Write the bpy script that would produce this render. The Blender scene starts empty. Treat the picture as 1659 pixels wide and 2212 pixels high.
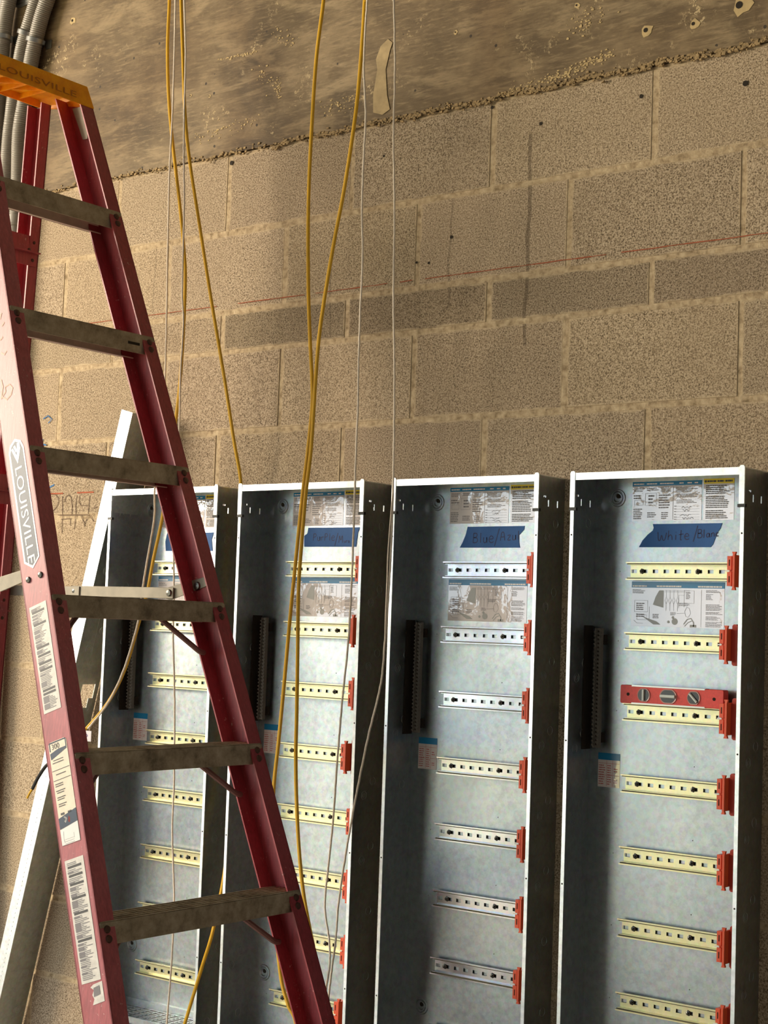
import bpy, bmesh, math, random
from mathutils import Vector, Matrix
random.seed(7)
PI = math.pi
S = bpy.context.scene
COL = S.collection

# ------------------------------------------------------------------ camera
CAM_R = Vector((0.78507, 0.61842, 0.03502)).normalized()
CAM_F = Vector((-0.61913, 0.78208, 0.07104)).normalized()
CAM_U = CAM_R.cross(CAM_F).normalized()
CAM_R = CAM_F.cross(CAM_U).normalized()
CAM_P = Vector((2.8685, -2.94284, 1.20642))
FPX = 3537.5
cam_d = bpy.data.cameras.new('camera')
cam_d.sensor_fit = 'HORIZONTAL'
cam_d.sensor_width = 36.0
cam_d.lens = FPX / 1659.0 * 36.0
cam_d.clip_start = 0.05
cam_o = bpy.data.objects.new('camera', cam_d)
COL.objects.link(cam_o)
M = Matrix((CAM_R, CAM_U, -CAM_F)).transposed().to_4x4()
M.translation = CAM_P
cam_o.matrix_world = M
S.camera = cam_o

# ------------------------------------------------------------------ light
S.view_settings.view_transform = 'Standard'
S.view_settings.look = 'None'
S.view_settings.gamma = 1.0
S.view_settings.use_curve_mapping = False
S.view_settings.exposure = 0.95
WX0_ = -4.6
SKY = 2.55
SUN = 7.0
w = bpy.data.worlds.new('daylight')
S.world = w
w.use_nodes = True
bg = w.node_tree.nodes['Background']
bg.inputs[0].default_value = (0.76, 0.90, 1.0, 1)
bg.inputs[1].default_value = SKY
sun_d = bpy.data.lights.new('sun', 'SUN')
sun_d.energy = SUN
sun_d.angle = 0.02
sun_d.color = (1.0, 0.82, 0.56)
sun_o = bpy.data.objects.new('sun', sun_d)
COL.objects.link(sun_o)
sun_o.rotation_euler = Vector((0.20, 0.62, -0.62)).to_track_quat('-Z', 'Y').to_euler()
# the loading door behind the camera, daylight comes through it
DX0, DX1, DZ1, YB = -4.3, -0.75, 2.02, -4.6
pd = bpy.data.lights.new('door_portal', 'AREA')
pd.shape = 'RECTANGLE'
pd.size = DX1 - DX0
pd.size_y = DZ1
pd.cycles.is_portal = True
po = bpy.data.objects.new('door_portal', pd)
COL.objects.link(po)
po.location = ((DX0 + DX1) / 2, YB - 0.05, DZ1 / 2)
po.rotation_euler = (PI / 2, 0, 0)

# added warm fill lamp by the left wall, which has no opening
hd = bpy.data.lights.new('added_warm_fill', 'AREA')
hd.shape = 'RECTANGLE'
hd.size = 3.4
hd.size_y = 1.3
hd.energy = 400
hd.color = (1.0, 0.86, 0.67)
ho = bpy.data.objects.new('added_warm_fill', hd)
COL.objects.link(ho)
ho.location = (WX0_ + 0.12, -2.6, 2.55)
ho.rotation_euler = (Vector((1.0, 0.35, -0.1))).to_track_quat('-Z', 'Y').to_euler()


# ------------------------------------------------------------------ materials
def srgb(r, g, b):
    f = lambda c: (c / 255) / 12.92 if c / 255 <= 0.04045 else ((c / 255 + 0.055) / 1.055) ** 2.4
    return (f(r), f(g), f(b), 1)


class NT:
    def __init__(s, name):
        s.m = bpy.data.materials.new(name)
        s.m.use_nodes = True
        s.t = s.m.node_tree
        s.b = s.t.nodes['Principled BSDF']
        s.co = None

    def n(s, typ, **kw):
        nd = s.t.nodes.new(typ)
        for k, v in kw.items():
            setattr(nd, k, v)
        return nd

    def l(s, a, b):
        s.t.links.new(a, b)

    def coord(s, kind='Object', scale=(1, 1, 1), rot=(0, 0, 0)):
        c = s.n('ShaderNodeTexCoord')
        mp = s.n('ShaderNodeMapping')
        mp.inputs['Scale'].default_value = scale
        mp.inputs['Rotation'].default_value = rot
        s.l(c.outputs[kind], mp.inputs[0])
        return mp.outputs[0]

    def noise(s, co, scale, detail=4, rough=0.6, dist=0.0):
        nd = s.n('ShaderNodeTexNoise')
        nd.inputs['Scale'].default_value = scale
        nd.inputs['Detail'].default_value = detail
        nd.inputs['Roughness'].default_value = rough
        nd.inputs['Distortion'].default_value = dist
        s.l(co, nd.inputs['Vector'])
        return nd.outputs[0]

    def ramp(s, fac, stops):
        r = s.n('ShaderNodeValToRGB')
        e = r.color_ramp.elements
        while len(e) < len(stops):
            e.new(0.5)
        for i, (p, c) in enumerate(stops):
            e[i].position = p
            e[i].color = c if len(c) == 4 else (*c, 1)
        s.l(fac, r.inputs[0])
        return r.outputs[0]

    def mix(s, fac, a, b, mode='MIX'):
        m = s.n('ShaderNodeMix', data_type='RGBA', blend_type=mode)
        for sock, v in ((m.inputs[0], fac), (m.inputs[6], a), (m.inputs[7], b)):
            if hasattr(v, 'is_linked') or hasattr(v, 'links'):
                s.l(v, sock)
            else:
                sock.default_value = v
        return m.outputs[2]

    def math(s, op, a, b=None, c=None):
        m = s.n('ShaderNodeMath', operation=op)
        for i, v in enumerate((a, b, c)):
            if v is None:
                continue
            if hasattr(v, 'links'):
                s.l(v, m.inputs[i])
            else:
                m.inputs[i].default_value = v
        return m.outputs[0]

    def bump(s, h, strength=0.3, dist=0.002):
        b = s.n('ShaderNodeBump')
        b.inputs['Strength'].default_value = strength
        b.inputs['Distance'].default_value = dist
        s.l(h, b.inputs['Height'])
        s.l(b.outputs[0], s.b.inputs['Normal'])

    def set(s, color=None, rough=None, metal=None, spec=None):
        for k, v in (('Base Color', color), ('Roughness', rough), ('Metallic', metal), ('Specular IOR Level', spec)):
            if v is None:
                continue
            if hasattr(v, 'links'):
                s.l(v, s.b.inputs[k])
            else:
                s.b.inputs[k].default_value = v
        return s.m


G0 = (0, 0, 0, 1)
G1 = (1, 1, 1, 1)


def plain(name, col, rough=0.5, metal=0.0, var=0.0, scale=40, spec=0.5):
    t = NT(name)
    if var:
        co = t.coord()
        f = t.noise(co, scale, 3)
        c2 = tuple(max(0, c * (1 - var)) for c in col[:3]) + (1,)
        c3 = tuple(min(1, c * (1 + var)) for c in col[:3]) + (1,)
        return t.set(t.ramp(f, [(0.3, c2), (0.7, c3)]), rough, metal, spec)
    return t.set(col, rough, metal, spec)


# --- block wall
def block_material(name, dark, mid, light, mortar):
    t = NT(name)
    co = t.coord()
    fine = t.noise(co, 300, 3, 0.8)
    big = t.noise(co, 3.1, 4, 0.6)
    blot = t.noise(co, 14, 5, 0.65)
    c = t.ramp(fine, [(0.37, dark), (0.47, mid), (0.61, light)])
    c = t.mix(t.ramp(big, [(0.35, (0, 0, 0)), (0.7, (0.35, 0.35, 0.35))]), c, mid)
    at = t.n('ShaderNodeAttribute', attribute_name='tone')
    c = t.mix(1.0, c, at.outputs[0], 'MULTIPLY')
    ed = t.n('ShaderNodeAttribute', attribute_name='edge')
    e = t.math('ADD', ed.outputs[2], t.math('MULTIPLY', t.math('SUBTRACT', blot, 0.5), 1.6))
    em = t.ramp(e, [(0.62, (0, 0, 0)), (0.98, (0.75, 0.75, 0.75))])
    c = t.mix(em, c, mortar)
    # dark drips
    sx = t.n('ShaderNodeSeparateXYZ')
    tc = t.n('ShaderNodeTexCoord')
    t.l(tc.outputs['Object'], sx.inputs[0])
    wob = t.math('MULTIPLY', t.math('SUBTRACT', t.noise(co, 7, 2), 0.5), 0.03)
    tot = None
    for (x0, z0, z1, wd, st) in ((0.912, 1.83, 2.30, 0.0045, 0.5), (0.703, 1.93, 2.20, 0.003, 0.35),
                                 (0.352, 1.9, 2.15, 0.003, 0.35), (-0.255, 2.0, 2.2, 0.002, 0.3)):
        d = t.math('ABSOLUTE', t.math('SUBTRACT', t.math('ADD', sx.outputs[0], wob), x0))
        m = t.math('LESS_THAN', d, wd)
        m = t.math('MULTIPLY', m, t.math('GREATER_THAN', sx.outputs[2], z0))
        m = t.math('MULTIPLY', m, t.math('LESS_THAN', sx.outputs[2], z1))
        m = t.math('MULTIPLY', m, st)
        tot = m if tot is None else t.math('ADD', tot, m)
    c = t.mix(tot, c, dark)
    h = t.math('ADD', t.math('MULTIPLY', fine, 0.7), t.math('MULTIPLY', blot, 0.5))
    t.bump(h, 0.55, 0.004)
    return t.set(c, 0.92, 0, 0.25)


M_BLOCK = block_material('block_face', srgb(76, 64, 50), srgb(156, 137, 112), srgb(204, 186, 160), srgb(196, 176, 144))
t = NT('mortar')
co = t.coord()
f = t.noise(co, 60, 4)
t.bump(t.noise(co, 120, 4), 0.6, 0.004)
M_MORTAR = t.set(t.ramp(f, [(0.3, srgb(130, 112, 86)), (0.48, srgb(176, 156, 126)), (0.75, srgb(206, 188, 156))]), 0.95, 0, 0.2)

# --- cast concrete beam
t = NT('cast_concrete')
co = t.coord(rot=(0, math.radians(14), 0), scale=(1, 1, 3.6))
co2 = t.coord()
st = t.noise(co, 4.5, 6, 0.62, 0.6)
bl = t.noise(co2, 5.5, 6, 0.6, 0.3)
c = t.ramp(bl, [(0.30, srgb(98, 84, 58)), (0.5, srgb(134, 117, 86)), (0.68, srgb(166, 148, 114))])
c = t.mix(t.ramp(st, [(0.50, (0, 0, 0)), (0.64, (0.8, 0.8, 0.8))]), c, srgb(186, 168, 132))
co3 = t.coord(rot=(0, math.radians(12), 0), scale=(1, 1, 7))
st2 = t.noise(co3, 22, 5, 0.7, 0.4)
c = t.mix(t.ramp(st2, [(0.52, (0, 0, 0)), (0.66, (0.55, 0.55, 0.55))]), c, srgb(192, 172, 134))
c = t.mix(t.ramp(st2, [(0.34, (0.5, 0.5, 0.5)), (0.46, (0, 0, 0))]), c, srgb(92, 78, 54))
vo = t.n('ShaderNodeTexVoronoi')
vo.inputs['Scale'].default_value = 23
t.l(co2, vo.inputs['Vector'])
msk = t.math('MULTIPLY', t.math('LESS_THAN', vo.outputs[0], 0.085), t.math('GREATER_THAN', t.noise(co2, 9, 2), 0.52))
c = t.mix(t.ramp(t.noise(co2, 1.7, 3, 0.5, 0.5), [(0.42, (0, 0, 0)), (0.6, (0.75, 0.75, 0.75))]), c, t.mix(1.0, c, srgb(196, 180, 156), 'MULTIPLY'))
c = t.mix(1.0, c, srgb(212, 206, 202), 'MULTIPLY')
c = t.mix(msk, c, srgb(52, 42, 28))
crumb = t.noise(co2, 95, 3, 0.7)
cm = t.math('MULTIPLY', t.ramp(t.noise(co2, 6.3, 4), [(0.56, (0, 0, 0)), (0.64, (1, 1, 1))]), t.ramp(crumb, [(0.55, (0, 0, 0)), (0.62, (1, 1, 1))]))
c = t.mix(t.math('MULTIPLY', cm, 0.7), c, srgb(206, 184, 142))
t.bump(t.math('ADD', t.math('MULTIPLY', bl, 1.2), t.math('MULTIPLY', cm, 0.25)), 0.5, 0.006)
M_BEAM = t.set(c, 0.72, 0, 0.4)
M_CRUMB = plain('mortar_crumb', srgb(150, 128, 92), 0.95, 0, 0.4, 90)
M_PATCH = plain('patch_plaster', srgb(186, 163, 118), 0.9, 0, 0.15, 60)
M_HOLE = plain('hole_dark', srgb(38, 30, 20), 0.95, 0, 0.3, 60)
M_FLOOR = plain('floor_concrete', srgb(168, 164, 158), 0.8, 0, 0.15, 6)
M_ROOM = plain('room_concrete', srgb(150, 156, 164), 0.9, 0, 0.2, 5)
t = NT('yard')
sx_ = t.n('ShaderNodeSeparateXYZ')
tc_ = t.n('ShaderNodeTexCoord')
t.l(tc_.outputs['Object'], sx_.inputs[0])
ny = t.noise(tc_.outputs['Object'], 0.35, 3)
yy_ = t.math('MULTIPLY', t.math('ADD', sx_.outputs[1], t.math('MULTIPLY', t.math('SUBTRACT', ny, 0.5), 5.0)), -1 / 30)
M_YARD = t.set(t.ramp(yy_, [(0.20, srgb(120, 116, 112)), (0.23, srgb(170, 160, 96)), (0.42, srgb(196, 184, 120)), (0.46, srgb(128, 124, 118)), (0.62, srgb(206, 190, 166)), (0.7, srgb(110, 112, 110))]), 0.95)


# --- metals
def galv(name, col, r0, r1, var=0.12):
    t = NT(name)
    co = t.coord()
    vor = t.n('ShaderNodeTexVoronoi')
    vor.inputs['Scale'].default_value = 130
    t.l(co, vor.inputs['Vector'])
    ns = t.noise(co, 60, 4, 0.7)
    ns2 = t.noise(co, 9, 3)
    d = tuple(c * (1 - var) for c in col[:3]) + (1,)
    e = tuple(min(1, c * (1 + var)) for c in col[:3]) + (1,)
    c = t.ramp(ns, [(0.35, d), (0.65, e)])
    c = t.mix(0.12, c, vor.outputs[1], 'SOFT_LIGHT')
    rg = t.n('ShaderNodeMapRange')
    rg.inputs[3].default_value = r0
    rg.inputs[4].default_value = r1
    t.l(t.math('ADD', t.math('MULTIPLY', ns, 0.5), t.math('MULTIPLY', ns2, 0.5)), rg.inputs[0])
    t.bump(t.noise(co, 6, 2), 0.12, 0.003)
    t.l(rg.outputs[0], t.b.inputs['Roughness'])
    t.b.inputs['Metallic'].default_value = 1
    t.set(c)
    return t.m


M_GALV = galv('galvanised_steel', srgb(160, 167, 170), 0.26, 0.46)
M_LIP = galv('galvanised_lip', srgb(222, 228, 230), 0.34, 0.5)
M_STUD = galv('galvanised_cover', srgb(190, 196, 192), 0.34, 0.52)
M_ZINC = galv('yellow_zinc', srgb(204, 198, 158), 0.30, 0.44, 0.06)
M_CHROME = galv('clear_zinc', srgb(176, 178, 184), 0.16, 0.30, 0.06)
M_SCREW = plain('screw_steel', srgb(96, 96, 92), 0.35, 1.0)
M_ALU = plain('worn_aluminium', srgb(128, 122, 108), 0.55, 0.35, 0.15, 30)
t = NT('step_aluminium')
co = t.coord()
f = t.noise(co, 26, 6, 0.7)
c = t.ramp(f, [(0.3, srgb(110, 98, 78)), (0.5, srgb(156, 144, 120)), (0.72, srgb(184, 172, 148))])
f2 = t.noise(co, 55, 3, 0.6)
M_STEP = t.set(c, 0.6, 0.25)
t.bump(f2, 0.15, 0.002)


def fibre(name, col, fleck):
    t = NT(name)
    co = t.coord()
    co2 = t.coord(scale=(1, 1, 0.12))
    f = t.noise(co2, 190, 4, 0.7)
    b = t.noise(co, 5, 4)
    d = tuple(c * 0.66 for c in col[:3]) + (1,)
    e = tuple(min(1, c * 1.3) for c in col[:3]) + (1,)
    c = t.ramp(f, [(0.3, d), (0.7, e)])
    c = t.mix(t.ramp(b, [(0.35, (0, 0, 0)), (0.7, (0.4, 0.4, 0.4))]), c, fleck)
    sp = t.noise(co, 130, 3, 0.7)
    sm = t.math('MULTIPLY', t.ramp(sp, [(0.64, (0, 0, 0)), (0.68, (1, 1, 1))]), t.ramp(t.noise(co, 8, 3), [(0.5, (0, 0, 0)), (0.62, (1, 1, 1))]))
    c = t.mix(t.math('MULTIPLY', sm, 0.6), c, srgb(214, 190, 180))
    t.bump(f, 0.15, 0.001)
    return t.set(c, 0.42, 0, 0.5)


M_RED = fibre('red_fibreglass', srgb(148, 50, 58), srgb(168, 90, 96))
M_PINK = fibre('faded_red_fibreglass', srgb(164, 76, 80), srgb(184, 116, 124))
t = NT('orange_plastic')
co = t.coord()
c = t.ramp(t.noise(co, 18, 5, 0.7), [(0.3, srgb(224, 136, 2)), (0.6, srgb(250, 168, 4)), (0.8, srgb(250, 184, 24))])
t.b.inputs['Subsurface Weight'].default_value = 0.4
t.b.inputs['Subsurface Radius'].default_value = (0.02, 0.008, 0.002)
M_CAP = t.set(c, 0.5, 0, 0.4)
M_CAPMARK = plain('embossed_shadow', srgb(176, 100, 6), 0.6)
M_WHITE = plain('label_white', srgb(232, 230, 226), 0.28, 0, 0.03, 30)
t = NT('label_paper')
co = t.coord()
t.b.inputs['Coat Weight'].default_value = 1.0
t.b.inputs['Coat IOR'].default_value = 1.75
t.b.inputs['Coat Roughness'].default_value = 0.03
bn = t.n('ShaderNodeBump')
bn.inputs['Strength'].default_value = 0.5
bn.inputs['Distance'].default_value = 0.0012
t.l(t.noise(co, 34, 3, 0.5, 0.4), bn.inputs['Height'])
t.l(bn.outputs[0], t.b.inputs['Coat Normal'])
M_PAPER = t.set(srgb(214, 206, 204), 0.5)
M_WORN = plain('label_worn', srgb(214, 210, 202), 0.5, 0, 0.12, 70)
M_CREAM = plain('label_cream', srgb(228, 214, 192), 0.45, 0, 0.06, 50)
M_SLATE = plain('decal_slate', srgb(24, 48, 74), 0.45, 0, 0.15, 60)
M_TEAL = plain('label_teal', srgb(16, 118, 166), 0.25)
M_YEL = plain('label_yellow', srgb(226, 200, 20), 0.3)
M_INK = plain('print_grey', srgb(120, 116, 118), 0.5)
M_INKD = plain('print_dark', srgb(62, 60, 60), 0.5)
M_REDINK = plain('print_red', srgb(176, 52, 44), 0.5)
M_TAPE = plain('painters_tape_blue', srgb(38, 92, 156), 0.7, 0, 0.06, 70)
M_PEN = plain('marker_navy', srgb(16, 26, 78), 0.6)
M_ORN = plain('connector_orange', srgb(220, 84, 44), 0.45)
M_ORND = plain('connector_rust', srgb(176, 54, 34), 0.5)
M_LVL = plain('level_red', srgb(212, 60, 50), 0.5, 0, 0.10, 240)
M_CHAR = plain('vial_dark', srgb(34, 36, 34), 0.3)
M_VIAL = plain('vial_clear', srgb(206, 214, 208), 0.12)
M_VRIM = plain('vial_rim', srgb(200, 150, 142), 0.3)
M_BLACK = plain('black_rubber', srgb(24, 24, 24), 0.5)
M_PVC = plain('grey_pvc', srgb(126, 120, 110), 0.5, 0, 0.05, 30)
M_STRAP = plain('zinc_strap', srgb(170, 170, 166), 0.35, 1.0)
M_CY = plain('cable_yellow', srgb(214, 166, 22), 0.45, 0, 0.08, 30)
M_CW = plain('cord_white', srgb(224, 212, 194), 0.7, 0, 0.12, 160)
M_CHALK = plain('chalk_red', srgb(158, 84, 56), 0.95, 0, 0.2, 90)
M_PENCIL = plain('pencil', srgb(112, 92, 74), 0.9)
M_CRAYON = plain('crayon_blue', srgb(60, 110, 160), 0.9)
M_BAR = plain('tinned_bar', srgb(112, 108, 100), 0.5, 0.2)
M_RAILSHADE = plain('rail_shade_dark', srgb(92, 86, 62), 0.6, 0.3)
M_BRACE = plain('brace_brown', srgb(120, 84, 78), 0.6, 0.1, 0.15, 40)
M_LIPREAR_LIT = plain('step_inside_lit', srgb(214, 190, 178), 0.7, 0, 0.1, 40)  # pinkish dirt tone, lightened to stand in for light under the tread
M_SMEAR = plain('thin_plaster', srgb(164, 144, 106), 0.85, 0, 0.25, 30)
M_RIVET = plain('rivet_brown', srgb(84, 60, 50), 0.45, 0.6)
M_TAG = plain('tag_white', srgb(226, 222, 226), 0.5)
M_TAGP = plain('tag_purple', srgb(96, 66, 140), 0.5)


# ------------------------------------------------------------------ mesh helpers
class MB:
    def __init__(s):
        s.v = []
        s.f = []

    def quad(s, a, b, c, d):
        n = len(s.v)
        s.v += [tuple(a), tuple(b), tuple(c), tuple(d)]
        s.f.append((n, n + 1, n + 2, n + 3))
        return s

    def poly(s, pts):
        n = len(s.v)
        s.v += [tuple(p) for p in pts]
        s.f.append(tuple(range(n, n + len(pts))))
        return s

    def box(s, x0, x1, y0, y1, z0, z1):
        n = len(s.v)
        s.v += [(x, y, z) for z in (z0, z1) for y in (y0, y1) for x in (x0, x1)]
        for q in ((0, 2, 3, 1), (4, 5, 7, 6), (0, 1, 5, 4), (2, 6, 7, 3), (0, 4, 6, 2), (1, 3, 7, 5)):
            s.f.append(tuple(n + i for i in q))
        return s

    def hexa(s, p):  # eight corners: lower four (ccw) then upper four
        n = len(s.v)
        s.v += [tuple(q) for q in p]
        for q in ((3, 2, 1, 0), (4, 5, 6, 7), (0, 1, 5, 4), (1, 2, 6, 5), (2, 3, 7, 6), (3, 0, 4, 7)):
            s.f.append(tuple(n + i for i in q))
        return s

    def prism(s, pts, d):  # extrude polygon by vector d
        n = len(s.v)
        k = len(pts)
        d = Vector(d)
        s.v += [tuple(p) for p in pts] + [tuple(Vector(p) + d) for p in pts]
        s.f.append(tuple(range(n, n + k)))
        s.f.append(tuple(range(n + 2 * k - 1, n + k - 1, -1)))
        for i in range(k):
            j = (i + 1) % k
            s.f.append((n + i, n + k + i, n + k + j, n + j))
        return s

    def ring(s, c, ax, r0, r1, h, seg=20):
        c = Vector(c)
        ax = Vector(ax).normalized()
        a = ax.orthogonal().normalized()
        b = ax.cross(a)
        n = len(s.v)
        for i in range(seg):
            t = 2 * PI * i / seg
            d = a * math.cos(t) + b * math.sin(t)
            s.v += [tuple(c + d * r0), tuple(c + d * ((r0 * 2 + r1) / 3) + ax * h), tuple(c + d * ((r0 + 2 * r1) / 3) + ax * h), tuple(c + d * r1)]
        for i in range(seg):
            j = (i + 1) % seg
            for k in range(3):
                s.f.append((n + 4 * i + k, n + 4 * i + k + 1, n + 4 * j + k + 1, n + 4 * j + k))
        return s

    def disc(s, c, ax, r, h=0.0, seg=20, dome=0.0, sx=1.0):
        c = Vector(c)
        ax = Vector(ax).normalized()
        a = ax.orthogonal().normalized()
        b = ax.cross(a)
        n = len(s.v)
        for i in range(seg):
            t = 2 * PI * i / seg
            d = (a * math.cos(t) + b * math.sin(t) * sx) * r
            s.v += [tuple(c + d), tuple(c + d * (0.8 if dome else 1) + ax * h)]
        s.v.append(tuple(c + ax * (h + dome)))
        for i in range(seg):
            j = (i + 1) % seg
            s.f.append((n + 2 * i, n + 2 * j, n + 2 * j + 1, n + 2 * i + 1))
            s.f.append((n + 2 * i + 1, n + 2 * j + 1, n + 2 * seg))
        return s

    def cyl(s, a, b, r, seg=14):
        a = Vector(a)
        b = Vector(b)
        ax = (b - a)
        u = ax.normalized().orthogonal().normalized()
        v = ax.normalized().cross(u)
        n = len(s.v)
        for p in (a, b):
            for i in range(seg):
                t = 2 * PI * i / seg
                s.v.append(tuple(p + (u * math.cos(t) + v * math.sin(t)) * r))
        for i in range(seg):
            j = (i + 1) % seg
            s.f.append((n + i, n + j, n + seg + j, n + seg + i))
        s.f.append(tuple(n + seg - 1 - i for i in range(seg)))
        s.f.append(tuple(n + seg + i for i in range(seg)))
        return s

    def tube(s, pts, rad, seg=10, caps=True):
        pts = [Vector(p) for p in pts]
        n = len(s.v)
        up = Vector((0.1, 1, 0.05)).normalized()
        k = len(pts)
        for i, p in enumerate(pts):
            tn = (pts[min(i + 1, k - 1)] - pts[max(i - 1, 0)]).normalized()
            u = (up - tn * up.dot(tn)).normalized()
            v = tn.cross(u)
            r = rad(i) if callable(rad) else rad
            for j in range(seg):
                t = 2 * PI * j / seg
                s.v.append(tuple(p + (u * math.cos(t) + v * math.sin(t)) * r))
        for i in range(k - 1):
            for j in range(seg):
                j2 = (j + 1) % seg
                s.f.append((n + i * seg + j, n + i * seg + j2, n + (i + 1) * seg + j2, n + (i + 1) * seg + j))
        if caps:
            s.f.append(tuple(n + seg - 1 - j for j in range(seg)))
            s.f.append(tuple(n + (k - 1) * seg + j for j in range(seg)))
        return s

    def ribbon(s, pts, wd, nrm, lift=0.0):  # flat strokes of a pen
        nrm = Vector(nrm).normalized()
        pts = [Vector(p) + nrm * lift for p in pts]
        n = len(s.v)
        k = len(pts)
        for i, p in enumerate(pts):
            tn = (pts[min(i + 1, k - 1)] - pts[max(i - 1, 0)])
            sd = tn.cross(nrm).normalized() * wd / 2
            s.v += [tuple(p + sd), tuple(p - sd)]
        for i in range(k - 1):
            s.f.append((n + 2 * i, n + 2 * i + 1, n + 2 * i + 3, n + 2 * i + 2))
        return s

    def plate(s, x0, x1, z0, z1, holes, fn):
        """flat sheet with rectangular holes; fn(x, z, side) -> point"""
        xs = sorted({x0, x1} | {max(x0, min(x1, h[i])) for h in holes for i in (0, 1)})
        zs = sorted({z0, z1} | {max(z0, min(z1, h[i])) for h in holes for i in (2, 3)})
        nx, nz = len(xs), len(zs)
        solid = {}
        for i in range(nx - 1):
            for j in range(nz - 1):
                cx, cz = (xs[i] + xs[i + 1]) / 2, (zs[j] + zs[j + 1]) / 2
                solid[i, j] = not any(h[0] < cx < h[1] and h[2] < cz < h[3] for h in holes)
        n = len(s.v)
        for sd in (0, 1):
            for j in range(nz):
                for i in range(nx):
                    s.v.append(tuple(fn(xs[i], zs[j], sd)))
        P = lambda i, j, sd: n + sd * nx * nz + j * nx + i
        for (i, j), ok in solid.items():
            if not ok:
                continue
            s.f.append((P(i, j, 0), P(i + 1, j, 0), P(i + 1, j + 1, 0), P(i, j + 1, 0)))
            s.f.append((P(i, j, 1), P(i, j + 1, 1), P(i + 1, j + 1, 1), P(i + 1, j, 1)))
            for di, dj, a, b in ((-1, 0, (i, j), (i, j + 1)), (1, 0, (i + 1, j + 1), (i + 1, j)), (0, -1, (i + 1, j), (i, j)), (0, 1, (i, j + 1), (i + 1, j + 1))):
                if not solid.get((i + di, j + dj), False):
                    s.f.append((P(*a, 0), P(*b, 0), P(*b, 1), P(*a, 1)))
        return s

    def mesh(s, name, mat, smooth=False):
        me = bpy.data.meshes.new(name)
        me.from_pydata(s.v, [], s.f)
        bm = bmesh.new()
        bm.from_mesh(me)
        bmesh.ops.recalc_face_normals(bm, faces=bm.faces)
        bm.to_mesh(me)
        bm.free()
        me.materials.append(mat)
        if smooth:
            me.polygons.foreach_set('use_smooth', [True] * len(me.polygons))
        return me

    def build(s, name, mat, parent=None, smooth=False, bevel=0.0, label=None):
        o = bpy.data.objects.new(name, s.mesh(name, mat, smooth))
        COL.objects.link(o)
        if parent:
            o.parent = parent
        if bevel:
            b = o.modifiers.new('bevel', 'BEVEL')
            b.width = bevel
            b.segments = 2
            b.limit_method = 'ANGLE'
        if smooth:
            e = o.modifiers.new('split', 'EDGE_SPLIT')
            e.split_angle = math.radians(40)
        if label:
            o['label'] = label
        return o


def tag(o, label, cat, group=None, kind=None):
    if label:
        o['label'] = label
    if cat:
        o['category'] = cat
    if group:
        o['group'] = group
    if kind:
        o['kind'] = kind
    return o


def struct(name, mb, mat, parent=None):
    o = mb.build(name, mat, parent)
    o['kind'] = 'structure'
    return o


def thing(name, label, cat, loc=(0, 0, 0), rz=0, group=None):
    o = bpy.data.objects.new(name, None)
    COL.objects.link(o)
    o.empty_display_size = 0.1
    o.location = loc
    o.rotation_euler = (0, 0, rz)
    return tag(o, label, cat, group)


def kids(o):
    return [c for c in bpy.data.objects if c.parent is o]


def at(px, py, y):
    """point of the plane Y=y seen at a pixel of the photograph"""
    d = CAM_R * (px - 829.5) / FPX - CAM_U * (py - 1106) / FPX + CAM_F
    return CAM_P + d * ((y - CAM_P.y) / d.y)


def smooth_path(pts, sub=8):
    pts = [Vector(p) for p in pts]
    out = []
    n = len(pts)
    for i in range(n - 1):
        p0, p1, p2, p3 = pts[max(i - 1, 0)], pts[i], pts[i + 1], pts[min(i + 2, n - 1)]
        for j in range(sub):
            t = j / sub
            out.append(0.5 * ((2 * p1) + (p2 - p0) * t + (2 * p0 - 5 * p1 + 4 * p2 - p3) * t * t + (3 * p1 - p0 - 3 * p2 + p3) * t ** 3))
    out.append(pts[-1])
    return out


def text_mb(body, fn, size=1.0, sx=1.0, spacing=1.0):
    """letters as a flat mesh; fn(x, y) -> point in 3D"""
    cu = bpy.data.curves.new('t', 'FONT')
    cu.body = body
    cu.size = size
    cu.space_character = spacing
    cu.resolution_u = 3
    o = bpy.data.objects.new('t', cu)
    me = o.to_mesh()
    mb = MB()
    mb.v = [tuple(fn(v.co.x * sx, v.co.y)) for v in me.vertices]
    mb.f = [tuple(p.vertices) for p in me.polygons]
    wd = max((v.co.x for v in me.vertices), default=0) * sx
    o.to_mesh_clear()
    bpy.data.objects.remove(o)
    bpy.data.curves.remove(cu)
    return mb, wd


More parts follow.
